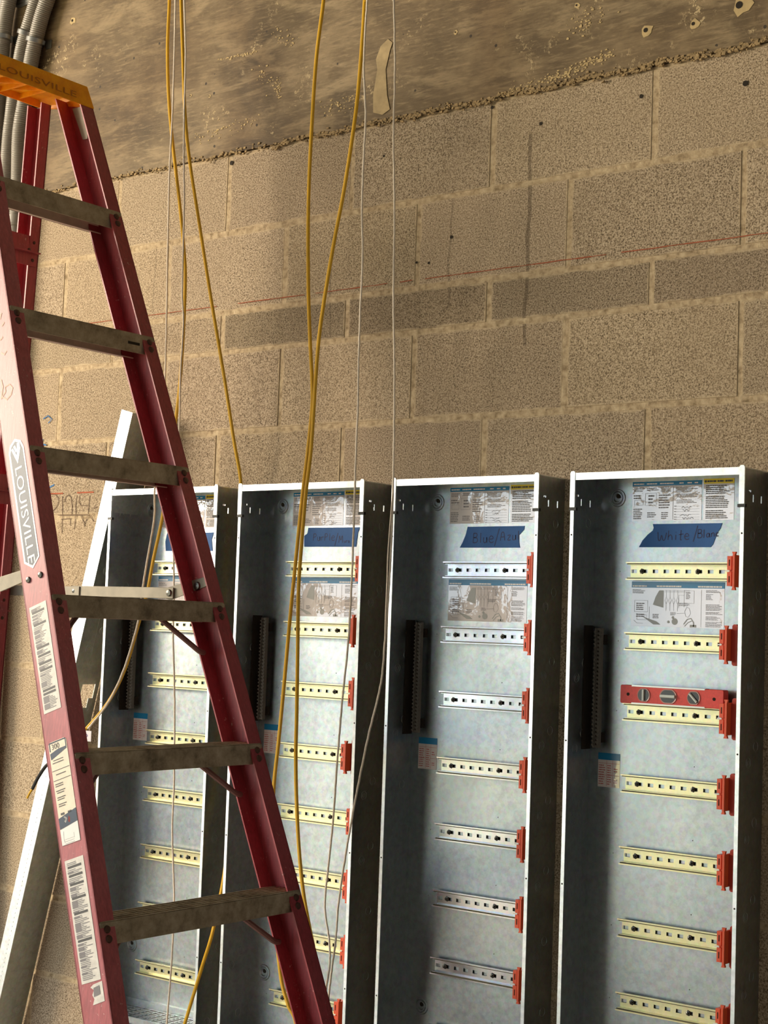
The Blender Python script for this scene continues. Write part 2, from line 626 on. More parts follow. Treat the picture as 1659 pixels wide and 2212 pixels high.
# ------------------------------------------------------------------ setting
U = 0.2032
ZT = 2.393
WX0, WX1 = -4.6, 5.2
cz = [ZT, ZT - U, ZT - 2 * U, ZT - 2.5 * U]
while cz[-1] - U > 0.03:
    cz.append(cz[-1] - U)
cz.append(0.0)
wb = MB()
tones = []
edges = []
J = 0.0030
for r in range(len(cz) - 1):
    z1, z0 = cz[r], cz[r + 1]
    k0 = 0 if r % 2 == 0 else 1
    k = -24 + k0
    while k * U < WX1:
        x0, x1 = k * U, (k + 2) * U
        k += 2
        if x1 <= WX0 or x0 >= WX1:
            continue
        xa, xb = max(x0, WX0) + J, min(x1, WX1) - J
        za, zb = z0 + J, z1 - J
        if zb - za < 0.02:
            continue
        jx, jz = random.uniform(-.0015, .0015), random.uniform(-.0012, .0012)
        dy = random.uniform(-0.0012, 0.0006)
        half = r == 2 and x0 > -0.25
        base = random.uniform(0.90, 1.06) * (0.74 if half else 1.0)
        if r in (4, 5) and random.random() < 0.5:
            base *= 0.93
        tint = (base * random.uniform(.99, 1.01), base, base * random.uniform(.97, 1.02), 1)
        n = len(wb.v)
        c = 0.004
        e = 0.017
        rings = [(0.0, 0.006, 1.0), (c * 0.5, 0.0022, 1.0), (c, dy, 0.9), (e, dy, 0.0)]
        for ins, y, ed in rings:
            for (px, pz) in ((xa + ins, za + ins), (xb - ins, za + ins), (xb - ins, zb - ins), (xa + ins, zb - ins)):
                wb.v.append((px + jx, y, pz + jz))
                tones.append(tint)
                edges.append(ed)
        for q in range(len(rings) - 1):
            for i in range(4):
                j = (i + 1) % 4
                wb.f.append((n + q * 4 + i, n + q * 4 + j, n + q * 4 + 4 + j, n + q * 4 + 4 + i))
        m = n + 4 * (len(rings) - 1)
        wb.f.append((m, m + 1, m + 2, m + 3))
nb = len(wb.v)
wall = struct('wall_back', wb, M_BLOCK)
me = wall.data
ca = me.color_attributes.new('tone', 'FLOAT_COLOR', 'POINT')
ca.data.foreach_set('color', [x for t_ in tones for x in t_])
ea = me.attributes.new('edge', 'FLOAT', 'POINT')
ea.data.foreach_set('value', edges)
mo = MB().box(WX0, WX1, 0.0008, 0.2, 0, ZT)
struct('mortar_bed', mo, M_MORTAR, wall)
beam = struct('wall_beam', MB().box(WX0, WX1, -0.006, 0.3, ZT + 0.002, 3.35), M_BEAM)

# squeezed-out mortar under the beam
mb = MB()
for i in range(2600):
    x = random.uniform(-1.0, 2.2)
    dens = 0.35 if x < 0.15 else 1.0
    if random.random() > dens:
        continue
    s_ = random.uniform(0.0010, 0.0032)
    z = ZT + random.gauss(0.001, 0.004) + 0.003 * math.sin(x * 31)
    p = Vector((x, -0.006 - s_ * 0.2, z))
    q = []
    for (a, b, c) in ((-1, -1, -1), (1, -1, -1), (1, 1, -1), (-1, 1, -1), (-1, -1, 1), (1, -1, 1), (1, 1, 1), (-1, 1, 1)):
        q.append(p + Vector((a * s_ * random.uniform(.5, 1.9), b * s_ * random.uniform(.4, 1.0), c * s_ * random.uniform(.4, 1.1))))
    mb.hexa(q)
o = mb.build('mortar_squeeze', M_CRUMB, beam)
# crumbling fins on the beam face
mb = MB()


def crumbs(mb, p0, p1, n, sp, smin=0.0006, smax=0.0022):
    for i in range(int(n * 1.6)):
        t = random.random()
        p = p0.lerp(p1, t) + Vector((random.gauss(0, sp), 0, random.gauss(0, sp)))
        s_ = random.uniform(smin, smax)
        q = []
        for (a, b, c) in ((-1, -1, -1), (1, -1, -1), (1, 1, -1), (-1, 1, -1), (-1, -1, 1), (1, -1, 1), (1, 1, 1), (-1, 1, 1)):
            q.append(p + Vector((a * s_ * random.uniform(.5, 1.9), b * s_ * 0.6, c * s_ * random.uniform(.4, 1.1))))
        mb.hexa(q)


for (a, b, n, sp) in (((1190, 172), (1325, 112), 110, .006), ((1100, 195), (1195, 168), 40, .006), ((470, 130), (555, 112), 35, .002),
                      ((590, 70), (640, 95), 25, .012), ((560, 150), (600, 200), 30, .01), ((600, 170), (604, 215), 22, .004),
                      ((700, 235), (770, 215), 40, .012), ((420, 300), (560, 255), 50, .010), ((1230, 60), (1300, 15), 40, .018)):
    crumbs(mb, at(*a, -0.006), at(*b, -0.006), n, sp)
mb.build('concrete_fin', M_PATCH, beam)
# tie holes with spalled plaster
mb, mh = MB(), MB()
for (px, py, r) in ((158, 45, .010), (1398, 66, .013), (1500, 52, .010), (1602, 12, .020), (985, 70, .005), (1247, 12, .006), (453, 208, .004), (412, 207, .004), (1125, 22, .003)):
    c = at(px, py, -0.006)
    k = 9
    mb.poly([c + Vector((math.cos(2 * PI * i / k) * r * random.uniform(.7, 1.5), -0.0008, math.sin(2 * PI * i / k) * r * random.uniform(.7, 1.3))) for i in range(k)])
    mh.disc(c + Vector((-r * 0.25, -0.0012, r * 0.1)), (0, -1, 0), r * 0.38, 0.0004, 10)
mb.build('plaster_spall', M_PATCH, beam)
mh.build('tie_hole', M_HOLE, beam)
mb = MB()
cpts = [(838, 84), (822, 100), (812, 128), (815, 150), (806, 205), (806, 243), (826, 248), (842, 236), (836, 205), (833, 150), (842, 110), (848, 92)]
mb.poly([at(x, y, -0.0075) for x, y in cpts])
mb.build('plaster_smear', M_SMEAR, beam)
mb = MB()
for (px, py, r) in ((1168, 267, .004), (1385, 208, .0045), (829, 337, .003), (1610, 180, .006), (1063, 232, .004), (500, 352, .006), (975, 512, .004), (926, 568, .003), (900, 567, .003)):
    mb.disc(at(px, py, -0.0016), (0, -1, 0), r, 0.0003, 9)
mb.build('drill_hole', M_HOLE, wall)
# hand drawn marks on the blocks
mb = MB()
pz = lambda X, Z: at(X / 6.914, 940 + Z / 6.914, -0.0022)
for st_ in ([(740, 880), (830, 890), (875, 950), (860, 1050), (800, 1120), (760, 1130)], [(930, 910), (930, 1200), (920, 1470)],
            [(960, 1000), (980, 920), (1030, 890), (1060, 930), (1075, 1080), (1070, 1200)], [(1150, 900), (1130, 1000), (1130, 1200), (1105, 1410)],
            [(1190, 900), (1180, 1000), (1210, 1050), (1300, 1050)], [(1340, 900), (1320, 1100), (1315, 1190)], [(1380, 1090), (1450, 1075)],
            [(910, 1260), (1050, 1245)], [(1050, 1240), (1045, 1350)], [(1200, 1190), (1250, 1300), (1260, 1370)], [(1320, 1190), (1260, 1330)],
            [(1390, 1170), (1350, 1220), (1400, 1290)], [(870, 1195), (1310, 1190)]):
    mb.ribbon([pz(*p) for p in st_], 0.0022, (0, -1, 0))
mb.build('pencil_writing', M_PENCIL, wall)
mb = MB()
for st_ in ([(640, 60), (615, 120), (650, 190)], [(620, 130), (690, 150)], [(720, 790), (810, 740)], [(600, 10), (560, -260)], [(510, -240), (600, -250), (610, -200)]):
    mb.ribbon([pz(*p) for p in st_[:3]], 0.004, (0, -1, 0)) if st_[0][0] > 605 else None
mb.ribbon([at(x, y, -0.0022) for x, y in ((93, 905), (104, 898), (112, 906), (104, 914))], 0.003, (0, -1, 0))
mb.build('crayon_mark', M_CRAYON, wall)
mb = MB()
p0, p1 = at(203, 697, -0.0022), at(1659, 503, -0.0022)
p0 = p0 - (p1 - p0) * 0.12
pp = [p0.lerp(p1, i / 60) + Vector((0, 0, random.uniform(-.0006, .0006))) for i in range(72)]
for i in range(71):
    if random.random() < 0.9:
        mb.ribbon(pp[i:i + 2], random.uniform(0.0012, 0.0026), (0, -1, 0))
mb.ribbon([pz(*p) for p in ((730, 875), (940, 870))], 0.004, (0, -1, 0))
mb.ribbon([pz(*p) for p in ((1150, 860), (1400, 850))], 0.004, (0, -1, 0))
mb.build('chalk_line', M_CHALK, wall)

# the rest of the room, with the open loading door behind the camera
struct('floor', MB().box(WX0, WX1, YB, 0.2, -0.2, 0.0), M_FLOOR)
struct('ceiling', MB().box(WX0, WX1, YB, 0.3, 3.35, 3.5), M_ROOM)
struct('wall_right', MB().box(WX1, WX1 + 0.2, YB, 0.3, 0, 3.5), M_ROOM)
struct('wall_left', MB().box(WX0 - 0.2, WX0, YB, 0.3, 0, 3.5), M_ROOM)
fr = MB().box(WX0 - 0.2, DX0, YB - 0.2, YB, 0, 3.5).box(DX1, WX1 + 0.2, YB - 0.2, YB, 0, 3.5).box(DX0, DX1, YB - 0.2, YB, DZ1, 3.5)
struct('wall_front', fr, M_ROOM)
struct('ground', MB().box(-30, 26, -40, YB, -0.25, -0.05), M_YARD)

# ------------------------------------------------------------------ electrical panels
PW, PH, PD = 0.384, 1.536, 0.100
T = 0.0018
RAILZ = [1.341, 1.1985, 1.0565, 0.9125, 0.769, 0.6255, 0.481, 0.338]


def bars(mb, x0, x1, z0, z1, n, y, ragged=0.35, fill=0.5):
    """n printed lines in a block"""
    h = (z1 - z0) / n
    for i in range(n):
        xe = x1 - (x1 - x0) * random.random() * ragged
        zc = z1 - h * (i + 0.5)
        x = x0
        while x < xe - 0.0005:
            wd = random.uniform(0.002, 0.008)
            xb = min(xe, x + wd)
            mb.quad((x, y, zc - h * fill / 2), (xb, y, zc - h * fill / 2), (xb, y, zc + h * fill / 2), (x, y, zc + h * fill / 2))
            x = xb + 0.0007


GLYPH = {
    'W': (1.25, [[(0, 1), (.08, .1), (.3, 0), (.5, .6), (.7, .02), (.95, .1), (1.15, .9)]]),
    'h': (.8, [[(.08, 1.15), (0, .0)], [(.02, .4), (.3, .62), (.5, .45), (.55, 0)]]),
    'i': (.4, [[(.12, .6), (.1, 0)], [(.14, .88), (.15, .95)]]),
    't': (.65, [[(.3, 1.15), (.22, .05), (.4, 0)], [(0, .62), (.62, .68)]]),
    'e': (.75, [[(.05, .38), (.5, .42), (.45, .65), (.2, .7), (0, .4), (.1, .08), (.35, 0), (.58, .1)]]),
    '/': (.7, [[(.5, 1.3), (.02, -.3)]]),
    'B': (.75, [[(.05, 1), (0, 0)], [(.03, 1), (.4, 1), (.5, .8), (.35, .58), (.06, .55), (.45, .5), (.58, .25), (.42, .03), (0, 0)]]),
    'l': (.35, [[(.1, 1.05), (.08, 0)]]),
    'a': (.6, [[(.4, .5), (.15, .55), (0, .3), (.1, .03), (.35, .1), (.42, .5), (.45, .05), (.55, .02)]]),
    'n': (.6, [[(.02, .55), (.02, 0)], [(.03, .4), (.25, .58), (.42, .45), (.45, 0)]]),
    'c': (.5, [[(.4, .5), (.2, .58), (0, .3), (.12, .03), (.4, .08)]]),
    'u': (.6, [[(.02, .58), (.02, .15), (.15, 0), (.38, .12), (.42, .58), (.44, 0)]]),
    'A': (.85, [[(0, 0), (.12, .8), (.3, 1), (.48, .85), (.6, 0)], [(.08, .42), (.55, .45)]]),
    'z': (.6, [[(.02, .55), (.42, .58), (.05, .05), (.48, .02)]]),
    'P': (.75, [[(.08, 1), (0, 0)], [(.05, 1), (.4, 1.02), (.55, .8), (.42, .58), (.06, .5)]]),
    'r': (.5, [[(.02, .58), (.02, 0)], [(.04, .38), (.2, .56), (.4, .52)]]),
    'M': (1.0, [[(0, 0), (.1, 1), (.35, .35), (.62, 1.0), (.72, 0)]]),
    'o': (.5, [[(.2, .4), (.02, .25), (.1, .02), (.35, .05), (.38, .3), (.2, .4)]]),
    'd': (.55, [[(.4, .4), (.1, .42), (.02, .15), (.2, 0), (.42, .15), (.45, .9)]]),
}


def write(mb, word, x, z, h, y, wd, slope=0.0, taper=1.0):
    n = len(word)
    for i, ch in enumerate(word):
        a, st_ = GLYPH[ch]
        hh = h * (1 + (taper - 1) * i / max(1, n - 1))
        for s_ in st_:
            pts = smooth_path([(x + px * hh, y, z + pz_ * hh + slope * (px * hh)) for px, pz_ in s_], 4) if len(s_) > 2 else [(x + px * hh, y, z + pz_ * hh) for px, pz_ in s_]
            mb.ribbon(pts, wd, (0, -1, 0))
        x += (a + 0.12) * hh
        z += slope * (a + .12) * hh


def rail_mesh(mat, x0, x1):
    """35 mm hat rail with stamped slots, local z=0 at its middle, back at y=0"""
    mb = MB()
    tk = 0.0012
    ys, yf = -0.003, -0.0165
    hs = []
    x = x0 + 0.004
    k = 0
    while x < x1:
        hs.append((x, x + 0.0125, -0.0036, 0.0036))
        x += 0.0245
    mb.plate(x0 + 0.002, x1, -0.0125, 0.0125, [(max(a, x0 + .0025), min(b, x1 - .001), c, d) for a, b, c, d in hs],
             lambda X, Z, sd: Vector((X, ys - sd * tk, Z)))
    for sg in (-1, 1):
        za, zb = sorted((sg * 0.0125, sg * 0.0137))
        mb.box(x0 + 0.001, x1, yf + 0.003, ys, za, zb)
        za, zb = sorted((sg * 0.0156, sg * 0.0182))
        mb.box(x0 - 0.002, x1, yf - 0.0013, yf + 0.0034, za, zb)
    gv = MB()  # dark strips that paint in the shade between web and flanges
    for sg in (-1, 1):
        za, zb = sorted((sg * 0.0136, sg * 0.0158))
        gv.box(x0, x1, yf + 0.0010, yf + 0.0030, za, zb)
    return mb.mesh('din_rail', mat), gv.mesh('rail_shade_strip', M_RAILSHADE)


def clip_parts():
    """orange plug-in connector, local origin on the rail centre line"""
    body = MB()
    body.box(0, 0.009, -0.046, -0.020, -0.029, -0.002).box(0, 0.009, -0.046, -0.020, 0.002, 0.029)
    body.box(0.001, 0.008, -0.040, -0.018, -0.002, 0.002)
    body.box(0.009, 0.014, -0.040, -0.018, -0.0285, 0.0285)
    slots = MB()
    for s in (-1, 1):
        slots.box(0.0038, 0.0052, -0.0466, -0.0455, s * 0.016 - 0.006, s * 0.016 + 0.006)
    for i in range(7):
        z = -0.024 + i * 0.008
        slots.box(0.0095, 0.0135, -0.0406, -0.0395, z - 0.0012, z + 0.0012)
    rib = MB()
    rib.box(0.014, 0.0185, -0.052, -0.018, -0.031, 0.031)
    for s in (-1, 1):
        z = s * 0.031
        rib.hexa([(0.014, -0.050, z), (0.018, -0.050, z), (0.018, -0.044, z), (0.014, -0.044, z),
                  (0.0115, -0.050, z + s * 0.006), (0.0195, -0.050, z + s * 0.006), (0.0195, -0.044, z + s * 0.006), (0.0115, -0.044, z + s * 0.006)])
    holes = MB()
    for s in (-1, 1):
        holes.box(0.0154, 0.0172, -0.0526, -0.0515, s * 0.024 - 0.003, s * 0.024 + 0.003)
    back = MB()
    back.box(0.0185, 0.031, -0.034, -0.018, -0.029, 0.029)
    for s in (-1, 1):
        c0, c1 = s * 0.029, s * 0.040
        back.prism([(0.021, -0.034, c0), (0.032, -0.034, c0), (0.032, -0.034, c1 - s * 0.003), (0.029, -0.034, c1), (0.024, -0.034, c1), (0.021, -0.034, c1 - s * 0.003)], (0, 0.012, 0))
    pr = MB()
    for i in range(6):
        z = -0.022 + i * 0.0085
        pr.ring((0.0325, -0.0345, z), (0, -1, 0), 0.0012, 0.0026, 0.0004, 8)
    tie = MB().box(-0.004, 0.006, -0.0475, -0.0462, -0.0012, 0.0012)
    return [('connector_body', body.mesh('connector_body', M_ORN), [('slot_row', slots.mesh('slot_row', M_HOLE)), ('white_tie', tie.mesh('white_tie', M_WHITE))]),
            ('connector_rib', rib.mesh('connector_rib', M_ORN), None),
            ('connector_back', back.mesh('connector_back', M_ORND), None)]


def join_mb(*ms):
    out = MB()
    for m in ms:
        n = len(out.v)
        out.v += m.v
        out.f += [tuple(n + i for i in f) for f in m.f]
    return out


def make_enclosure():
    """one wall box, local origin bottom centre at the wall; front towards -y"""
    h = PW / 2
    mb = MB()
    # back, sides with real knock-out holes
    scr = [(-0.131, -0.129, z - 0.001, z + 0.001) for z in RAILZ]
    mid = [(0.047, 0.049, (RAILZ[i] + RAILZ[i + 1]) / 2 + 0.0 - 0.001 - .028, (RAILZ[i] + RAILZ[i + 1]) / 2 + 0.001 - .028) for i in range(7)]
    mb.plate(-h, h, 0.0, PH, scr + mid, lambda X, Z, sd: Vector((X, -0.003 + sd * T, Z)))
    side_holes = [(-0.066, -0.062, 1.472, 1.486), (-0.031, -0.027, 1.472, 1.486), (-0.083, -0.074, 1.490, 1.494)]
    for sg in (-1, 1):
        mb.plate(-PD, -0.003, 0.0, PH - 0.002, side_holes, lambda Y, Z, sd, sg=sg: Vector((sg * (h - sd * T), Y, Z)))
    mb.box(-h, h, -PD, -0.003, 0.0, T)
    # front lips below the end cap
    for sg in (-1, 1):
        a, b = sorted((sg * h, sg * (h - 0.0075)))
    for sg in (-1, 1):
        for z in [0.26 + i * 0.1435 for i in range(9)]:
            for k, y in ((0, -0.064), (1, -0.034)):
                zz = z + (0.03 if k else 0)
                for inner in (0, 1):
                    X = sg * (h - T - 0.0001) if inner else sg * (h + 0.0001)
                    ax = (-sg, 0, 0) if inner else (sg, 0, 0)
                    mb.ring((X, y, zz), ax, 0.0088, 0.0098, 0.0005, 18)
                    if k == 0:
                        mb.ring((X, y, zz), ax, 0.0042, 0.0048, 0.0004, 12)
    body = mb
    lips = MB()
    for sg in (-1, 1):
        a, b = sorted((sg * h, sg * (h - 0.0080)))
        lips.box(a, b, -PD - T, -PD, 0.0, 1.462)
    holes = MB()
    for sg in (-1, 1):
        for z in (1.41, 0.995, 0.71, 0.415):
            holes.disc((sg * (h - 0.004), -PD - T, z), (0, -1, 0), 0.0019, 0.0002, 8)
    cap = MB()
    for sg in (-1, 1):
        a, b = sorted((sg * (h + 0.0008), sg * (h - 0.0105)))
        cap.prism([(a, -PD - 0.004, 1.466), (b, -PD - 0.004, 1.466), (b, -PD - 0.004, PH), (a + (b - a) * .8, -PD - 0.004, PH + 0.0035), (a + (b - a) * .2, -PD - 0.004, PH + 0.0035), (a, -PD - 0.004, PH)], (0, 0.004, 0))
    cap.box(-h, h, -PD - 0.003, -PD, PH - 0.0145, PH)
    cap.box(-h, h, -PD, -0.003, PH - T, PH)
    tab = MB()
    for sg in (-1, 1):
        a, b = sorted((sg * (h + 0.0022), sg * (h - 0.0135)))
        tab.box(a, b, -PD - 0.0035, -PD + 0.004, 1.4595, 1.4655)
    hub = []
    for (x, z) in ((-0.139, 1.492), (0.150, 1.492), (-0.139, 0.386)):
        m = MB()
        m.ring((x, -0.0031, z), (0, -1, 0), 0.0135, 0.0185, 0.0022, 24)
        m.ring((x, -0.0031, z), (0, -1, 0), 0.0075, 0.0125, 0.0030, 20)
        k = MB().disc((x + 0.002, -0.0052, z + 0.004), (0, -1, 0), 0.0050, 0.0006, 16)
        hub.append((m, k))
    strip, dark = MB(), MB()
    strip.box(-0.170, -0.166, -0.030, -0.022, 0.980, 1.223)
    strip.box(-0.166, -0.158, -0.028, -0.016, 0.980, 1.223)
    strip.box(-0.158, -0.154, -0.030, -0.022, 0.980, 1.223)
    z = 0.984
    while z < 1.22:
        strip.box(-0.1705, -0.1655, -0.033, -0.029, z, z + 0.0035)
        strip.box(-0.1585, -0.1535, -0.033, -0.029, z + .003, z + 0.0065)
        dark.disc((-0.162, -0.0282, z + 0.003), (0, -1, 0), 0.0022, 0.0006, 8)
        z += 0.0082
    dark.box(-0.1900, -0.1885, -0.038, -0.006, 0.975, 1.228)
    dark.box(-0.168, -0.156, -0.016, -0.0035, 0.99, 1.01).box(-0.168, -0.156, -0.016, -0.0035, 1.19, 1.21)
    return dict(body=body.mesh('enclosure', M_GALV), lips=lips.mesh('front_lip', M_LIP), liph=MB().disc((0, 0, 0), (0, -1, 0), 0.0019, 0.0002, 8).mesh('lip_screw_hole', M_HOLE),
                cap=cap.mesh('end_cap', M_LIP), tab=tab.mesh('tab', M_BLACK),
                hub=[(a.mesh('knockout_plug', M_GALV), b.mesh('plug_hole', M_HOLE)) for a, b in hub],
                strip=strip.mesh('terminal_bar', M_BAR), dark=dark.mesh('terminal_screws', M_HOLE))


ENC = make_enclosure()
CLIP = clip_parts()


def child(name, me, parent, loc=(0, 0, 0), label=None):
    o = bpy.data.objects.new(name, me)
    COL.objects.link(o)
    o.parent = parent
    o.location = loc
    if label:
        o['label'] = label
    return o


SCREW = MB()
SCREW.disc((0, 0, 0), (0, -1, 0), 0.0060, 0.0020, 6, 0.0008)
SCREW.disc((0, 0, 0), (0, -1, 0), 0.0036, 0.0045, 12, 0.0012)
SCREW_ME = SCREW.mesh('screw', M_SCREW)

YL = -0.0036


def label_set(root, seed):
    random.seed(seed)
    # schedule label, top left
    b = MB().box(-0.105, 0.052, YL, -0.003, 1.4438, 1.5235)
    b = b.build('instruction_label', M_PAPER, root, label='white wiring label with blue heading')
    m = MB()
    y = YL - 0.0002
    m.box(-0.105, 0.052, YL - 0.0002, YL, 1.5150, 1.5240)
    m.build('heading_band', M_TEAL, b)
    m = MB()
    for x0, x1 in ((-.102, -.078), (-.072, -.048), (-.042, -.010), (.002, .012), (.020, .030), (.036, .044)):
        bars(m, x0, x1, 1.5178, 1.5208, 1, y - .0003, 0.1, .8)
    m.build('heading_text', M_WHITE, b)
    m = MB()
    y = YL - 0.0003
    for (x0, x1, z0, z1, n) in ((-.102, -.076, 1.503, 1.512, 3), (-.072, -.044, 1.505, 1.512, 2), (-.040, -.016, 1.502, 1.513, 4),
                                (-.102, -.078, 1.488, 1.498, 2), (-.068, -.052, 1.478, 1.498, 3), (-.044, -.016, 1.468, 1.498, 6),
                                (-.102, -.080, 1.447, 1.470, 6), (-.070, -.046, 1.450, 1.462, 3), (-.038, -.020, 1.447, 1.462, 4),
                                (-.006, .044, 1.500, 1.512, 4), (-.004, .046, 1.490, 1.498, 3), (-.004, .044, 1.478, 1.486, 3)):
        bars(m, x0, x1, z0, z1, n, y, 0.35)
    for x in (-.012, -.0125 + .001):
        m.quad((x, y, 1.446), (x + .0004, y, 1.446), (x + .0004, y, 1.513), (x, y, 1.513))
    for z in (1.472, 1.4665, 1.461, 1.4555, 1.450, 1.4455):
        m.quad((-.008, y, z), (.048, y, z), (.048, y, z + .0004), (-.008, y, z + .0004))
        bars(m, -.009, -.003, z, z + .002, 1, y, .2)
    for (x0, x1, z0, z1) in ((-.075, -.05, 1.475, 1.50), (-.1, -.08, 1.476, 1.486)):
        for (a, c, d, e) in ((x0, x1, z0, z0 + .0005), (x0, x1, z1, z1 + .0005), (x0, x0 + .0005, z0, z1), (x1, x1 + .0005, z0, z1)):
            m.quad((a, y, d), (c, y, d), (c, y, e), (a, y, e))
    m.build('printed_text', M_INK, b)
    m = MB()
    for (x, z, s_) in ((.008, 1.468, 1.0), (.010, 1.4615, .8), (.004, 1.452, 1.1), (.010, 1.4462, 1.1)):
        p = [(x + i * .0032 * s_, y - .0003, z + random.uniform(0, .0045)) for i in range(4 + int(s_ * 4))]
        m.ribbon(smooth_path(p, 4), .0007, (0, -1, 0))
    m.build('handwriting', M_INKD, b)
    # warning label, top right
    b = MB().box(0.056, 0.1225, YL, -0.003, 1.4438, 1.5255).build('warning_label', M_PAPER, root, label='white label with yellow warning heading')
    MB().box(0.056, 0.1225, YL - 0.0002, YL, 1.5160, 1.5262).build('heading_band', M_YEL, b)
    m = MB()
    y = YL - 0.0005
    m.disc((.0605, y + .0002, 1.5210), (0, -1, 0), .0026, .0001, 10)
    bars(m, .064, .084, 1.5188, 1.5232, 1, y, 0.05, .8)
    bars(m, .086, .101, 1.5188, 1.5232, 1, y, 0.05, .8)
    bars(m, .103, .119, 1.5188, 1.5232, 1, y, 0.05, .8)
    bars(m, .061, .119, 1.495, 1.514, 5, y)
    bars(m, .061, .118, 1.467, 1.492, 7, y)
    bars(m, .061, .118, 1.446, 1.464, 5, y)
    m.build('printed_text', M_INKD, b)
    # wiring diagram label
    b = MB().box(-0.1015, 0.106, YL, -0.003, 1.2295, 1.3180).build('diagram_label', M_PAPER, root, label='white wiring diagram label with blue heading')
    MB().box(-0.1015, 0.106, YL - 0.0002, YL, 1.3080, 1.3205).build('heading_band', M_TEAL, b)
    m = MB()
    for x0, x1 in ((-.099, -.066), (-.044, .014), (.048, .102)):
        bars(m, x0, x1, 1.3095, 1.3130, 1, y, 0.05, .9)
    m.build('heading_text', M_WHITE, b)
    m = MB()
    y = YL - 0.0003
    for (x0, x1, z0, z1, n) in ((-.099, -.070, 1.296, 1.305, 4), (-.090, -.066, 1.262, 1.278, 4), (-.090, -.070, 1.248, 1.256, 2), (-.052, -.036, 1.246, 1.256, 3),
                                (.006, .032, 1.272, 1.279, 4), (-.012, .002, 1.253, 1.260, 3), (.066, .100, 1.299, 1.305, 3), (.066, .082, 1.285, 1.297, 6),
                                (.066, .103, 1.264, 1.277, 5), (.066, .103, 1.256, 1.262, 3), (.066, .103, 1.245, 1.253, 4), (.066, .103, 1.2315, 1.2425, 6),
                                (.022, .032, 1.286, 1.300, 5)):
        bars(m, x0, x1, z0, z1, n, y, 0.35)
    for (a, c) in (((-.056, 1.302), (-.024, 1.302)),):
        pass
    def ln(pts, w_=.0006):
        m.ribbon([(p[0], y, p[1]) for p in pts], w_, (0, -1, 0))
    for i in range(4):
        xx = -.022 + i * .0085
        ln([(xx, 1.262), (xx, 1.276), (xx - .003, 1.283), (xx, 1.290), (xx + .003, 1.283), (xx, 1.276)])
        ln([(xx, 1.290), (xx, 1.303)], .0004)
    for z in (1.3035, 1.3015, 1.2995):
        ln([(-.026, z), (.030, z)], .0004)
    ln([(.018, 1.270), (.018, 1.303), (.040, 1.303), (.040, 1.278), (.018, 1.278)])
    ln([(.006, 1.268), (.006, 1.294), (.018, 1.294)])
    ln([(.056, 1.2315), (.056, 1.305)], .0005)
    ln([(-.060, 1.244), (-.060, 1.270)])
    ln([(-.094, 1.259), (-.064, 1.259), (-.064, 1.282), (-.094, 1.282), (-.094, 1.259)])
    ln([(-.088, 1.243), (-.066, 1.243), (-.066, 1.253), (-.088, 1.253), (-.088, 1.243)])
    ln([(-.095, 1.242), (-.088, 1.236), (-.074, 1.236)])
    ln([(.024, 1.270), (.030, 1.268), (.033, 1.258), (.028, 1.250), (.022, 1.252), (.020, 1.262), (.024, 1.270)])
    ln([(.002, 1.257), (.020, 1.258)])
    m.build('printed_text', M_INK, b)
    m = MB()
    m.poly([(-.052, y, 1.274), (-.028, y, 1.268), (-.028, y, 1.303), (-.038, y, 1.303), (-.046, y, 1.290)])
    m.poly([(-.076, y, 1.250), (-.042, y, 1.240), (-.034, y, 1.234), (-.050, y, 1.234)])
    m.disc((-.002, y + .0001, 1.241), (0, -1, 0), .0068, .0001, 14)
    m.disc((-.006, y + .0001, 1.249), (0, -1, 0), .0030, .0001, 10)
    m.disc((-.016, y + .0001, 1.240), (0, -1, 0), .0030, .0001, 10)
    m.ribbon([(.018, y, 1.236), (.026, y, 1.246), (.034, y, 1.248), (.040, y, 1.240), (.040, y, 1.232)], .0022, (0, -1, 0))
    m.ribbon([(.020, y, 1.232), (.028, y, 1.240), (.036, y, 1.243)], .0016, (0, -1, 0))
    m.quad((.032, y, 1.2305), (.046, y, 1.2305), (.046, y, 1.2355), (.032, y, 1.2355))
    m.build('diagram_drawing', plain('diagram_grey', srgb(150, 150, 144), 0.3) if 'diagram_grey' not in bpy.data.materials else bpy.data.materials['diagram_grey'], b)
    # torque table, lower left
    b = MB().box(-0.170, -0.119, YL, -0.003, 0.9000, 0.9690).build('torque_table_label', M_PAPER, root, label='small table label with blue heading')
    MB().box(-0.170, -0.119, YL - .0002, YL, 0.9550, 0.9690).build('heading_band', M_TEAL, b)
    m = MB()
    for x in (-.150, -.136):
        m.quad((x, y, .902), (x + .0005, y, .902), (x + .0005, y, .954), (x, y, .954))
    for z in (.948, .924):
        m.quad((-.169, y, z), (-.120, y, z), (-.120, y, z + .0005), (-.169, y, z + .0005))
    bars(m, -.168, -.153, .904, .946, 9, y, .3, .3)
    bars(m, -.148, -.138, .904, .946, 9, y, .3, .3)
    bars(m, -.133, -.124, .930, .940, 2, y, .3, .3)
    bars(m, -.133, -.124, .908, .916, 2, y, .3, .3)
    m.build('printed_text', M_REDINK, b)


TAPES = {
    1: ([(-.1075, 1.4385), (.090, 1.4385), (.085, 1.43), (.078, 1.415), (.072, 1.391), (-.1075, 1.391)], None),
    2: None, 3: None, 4: None}


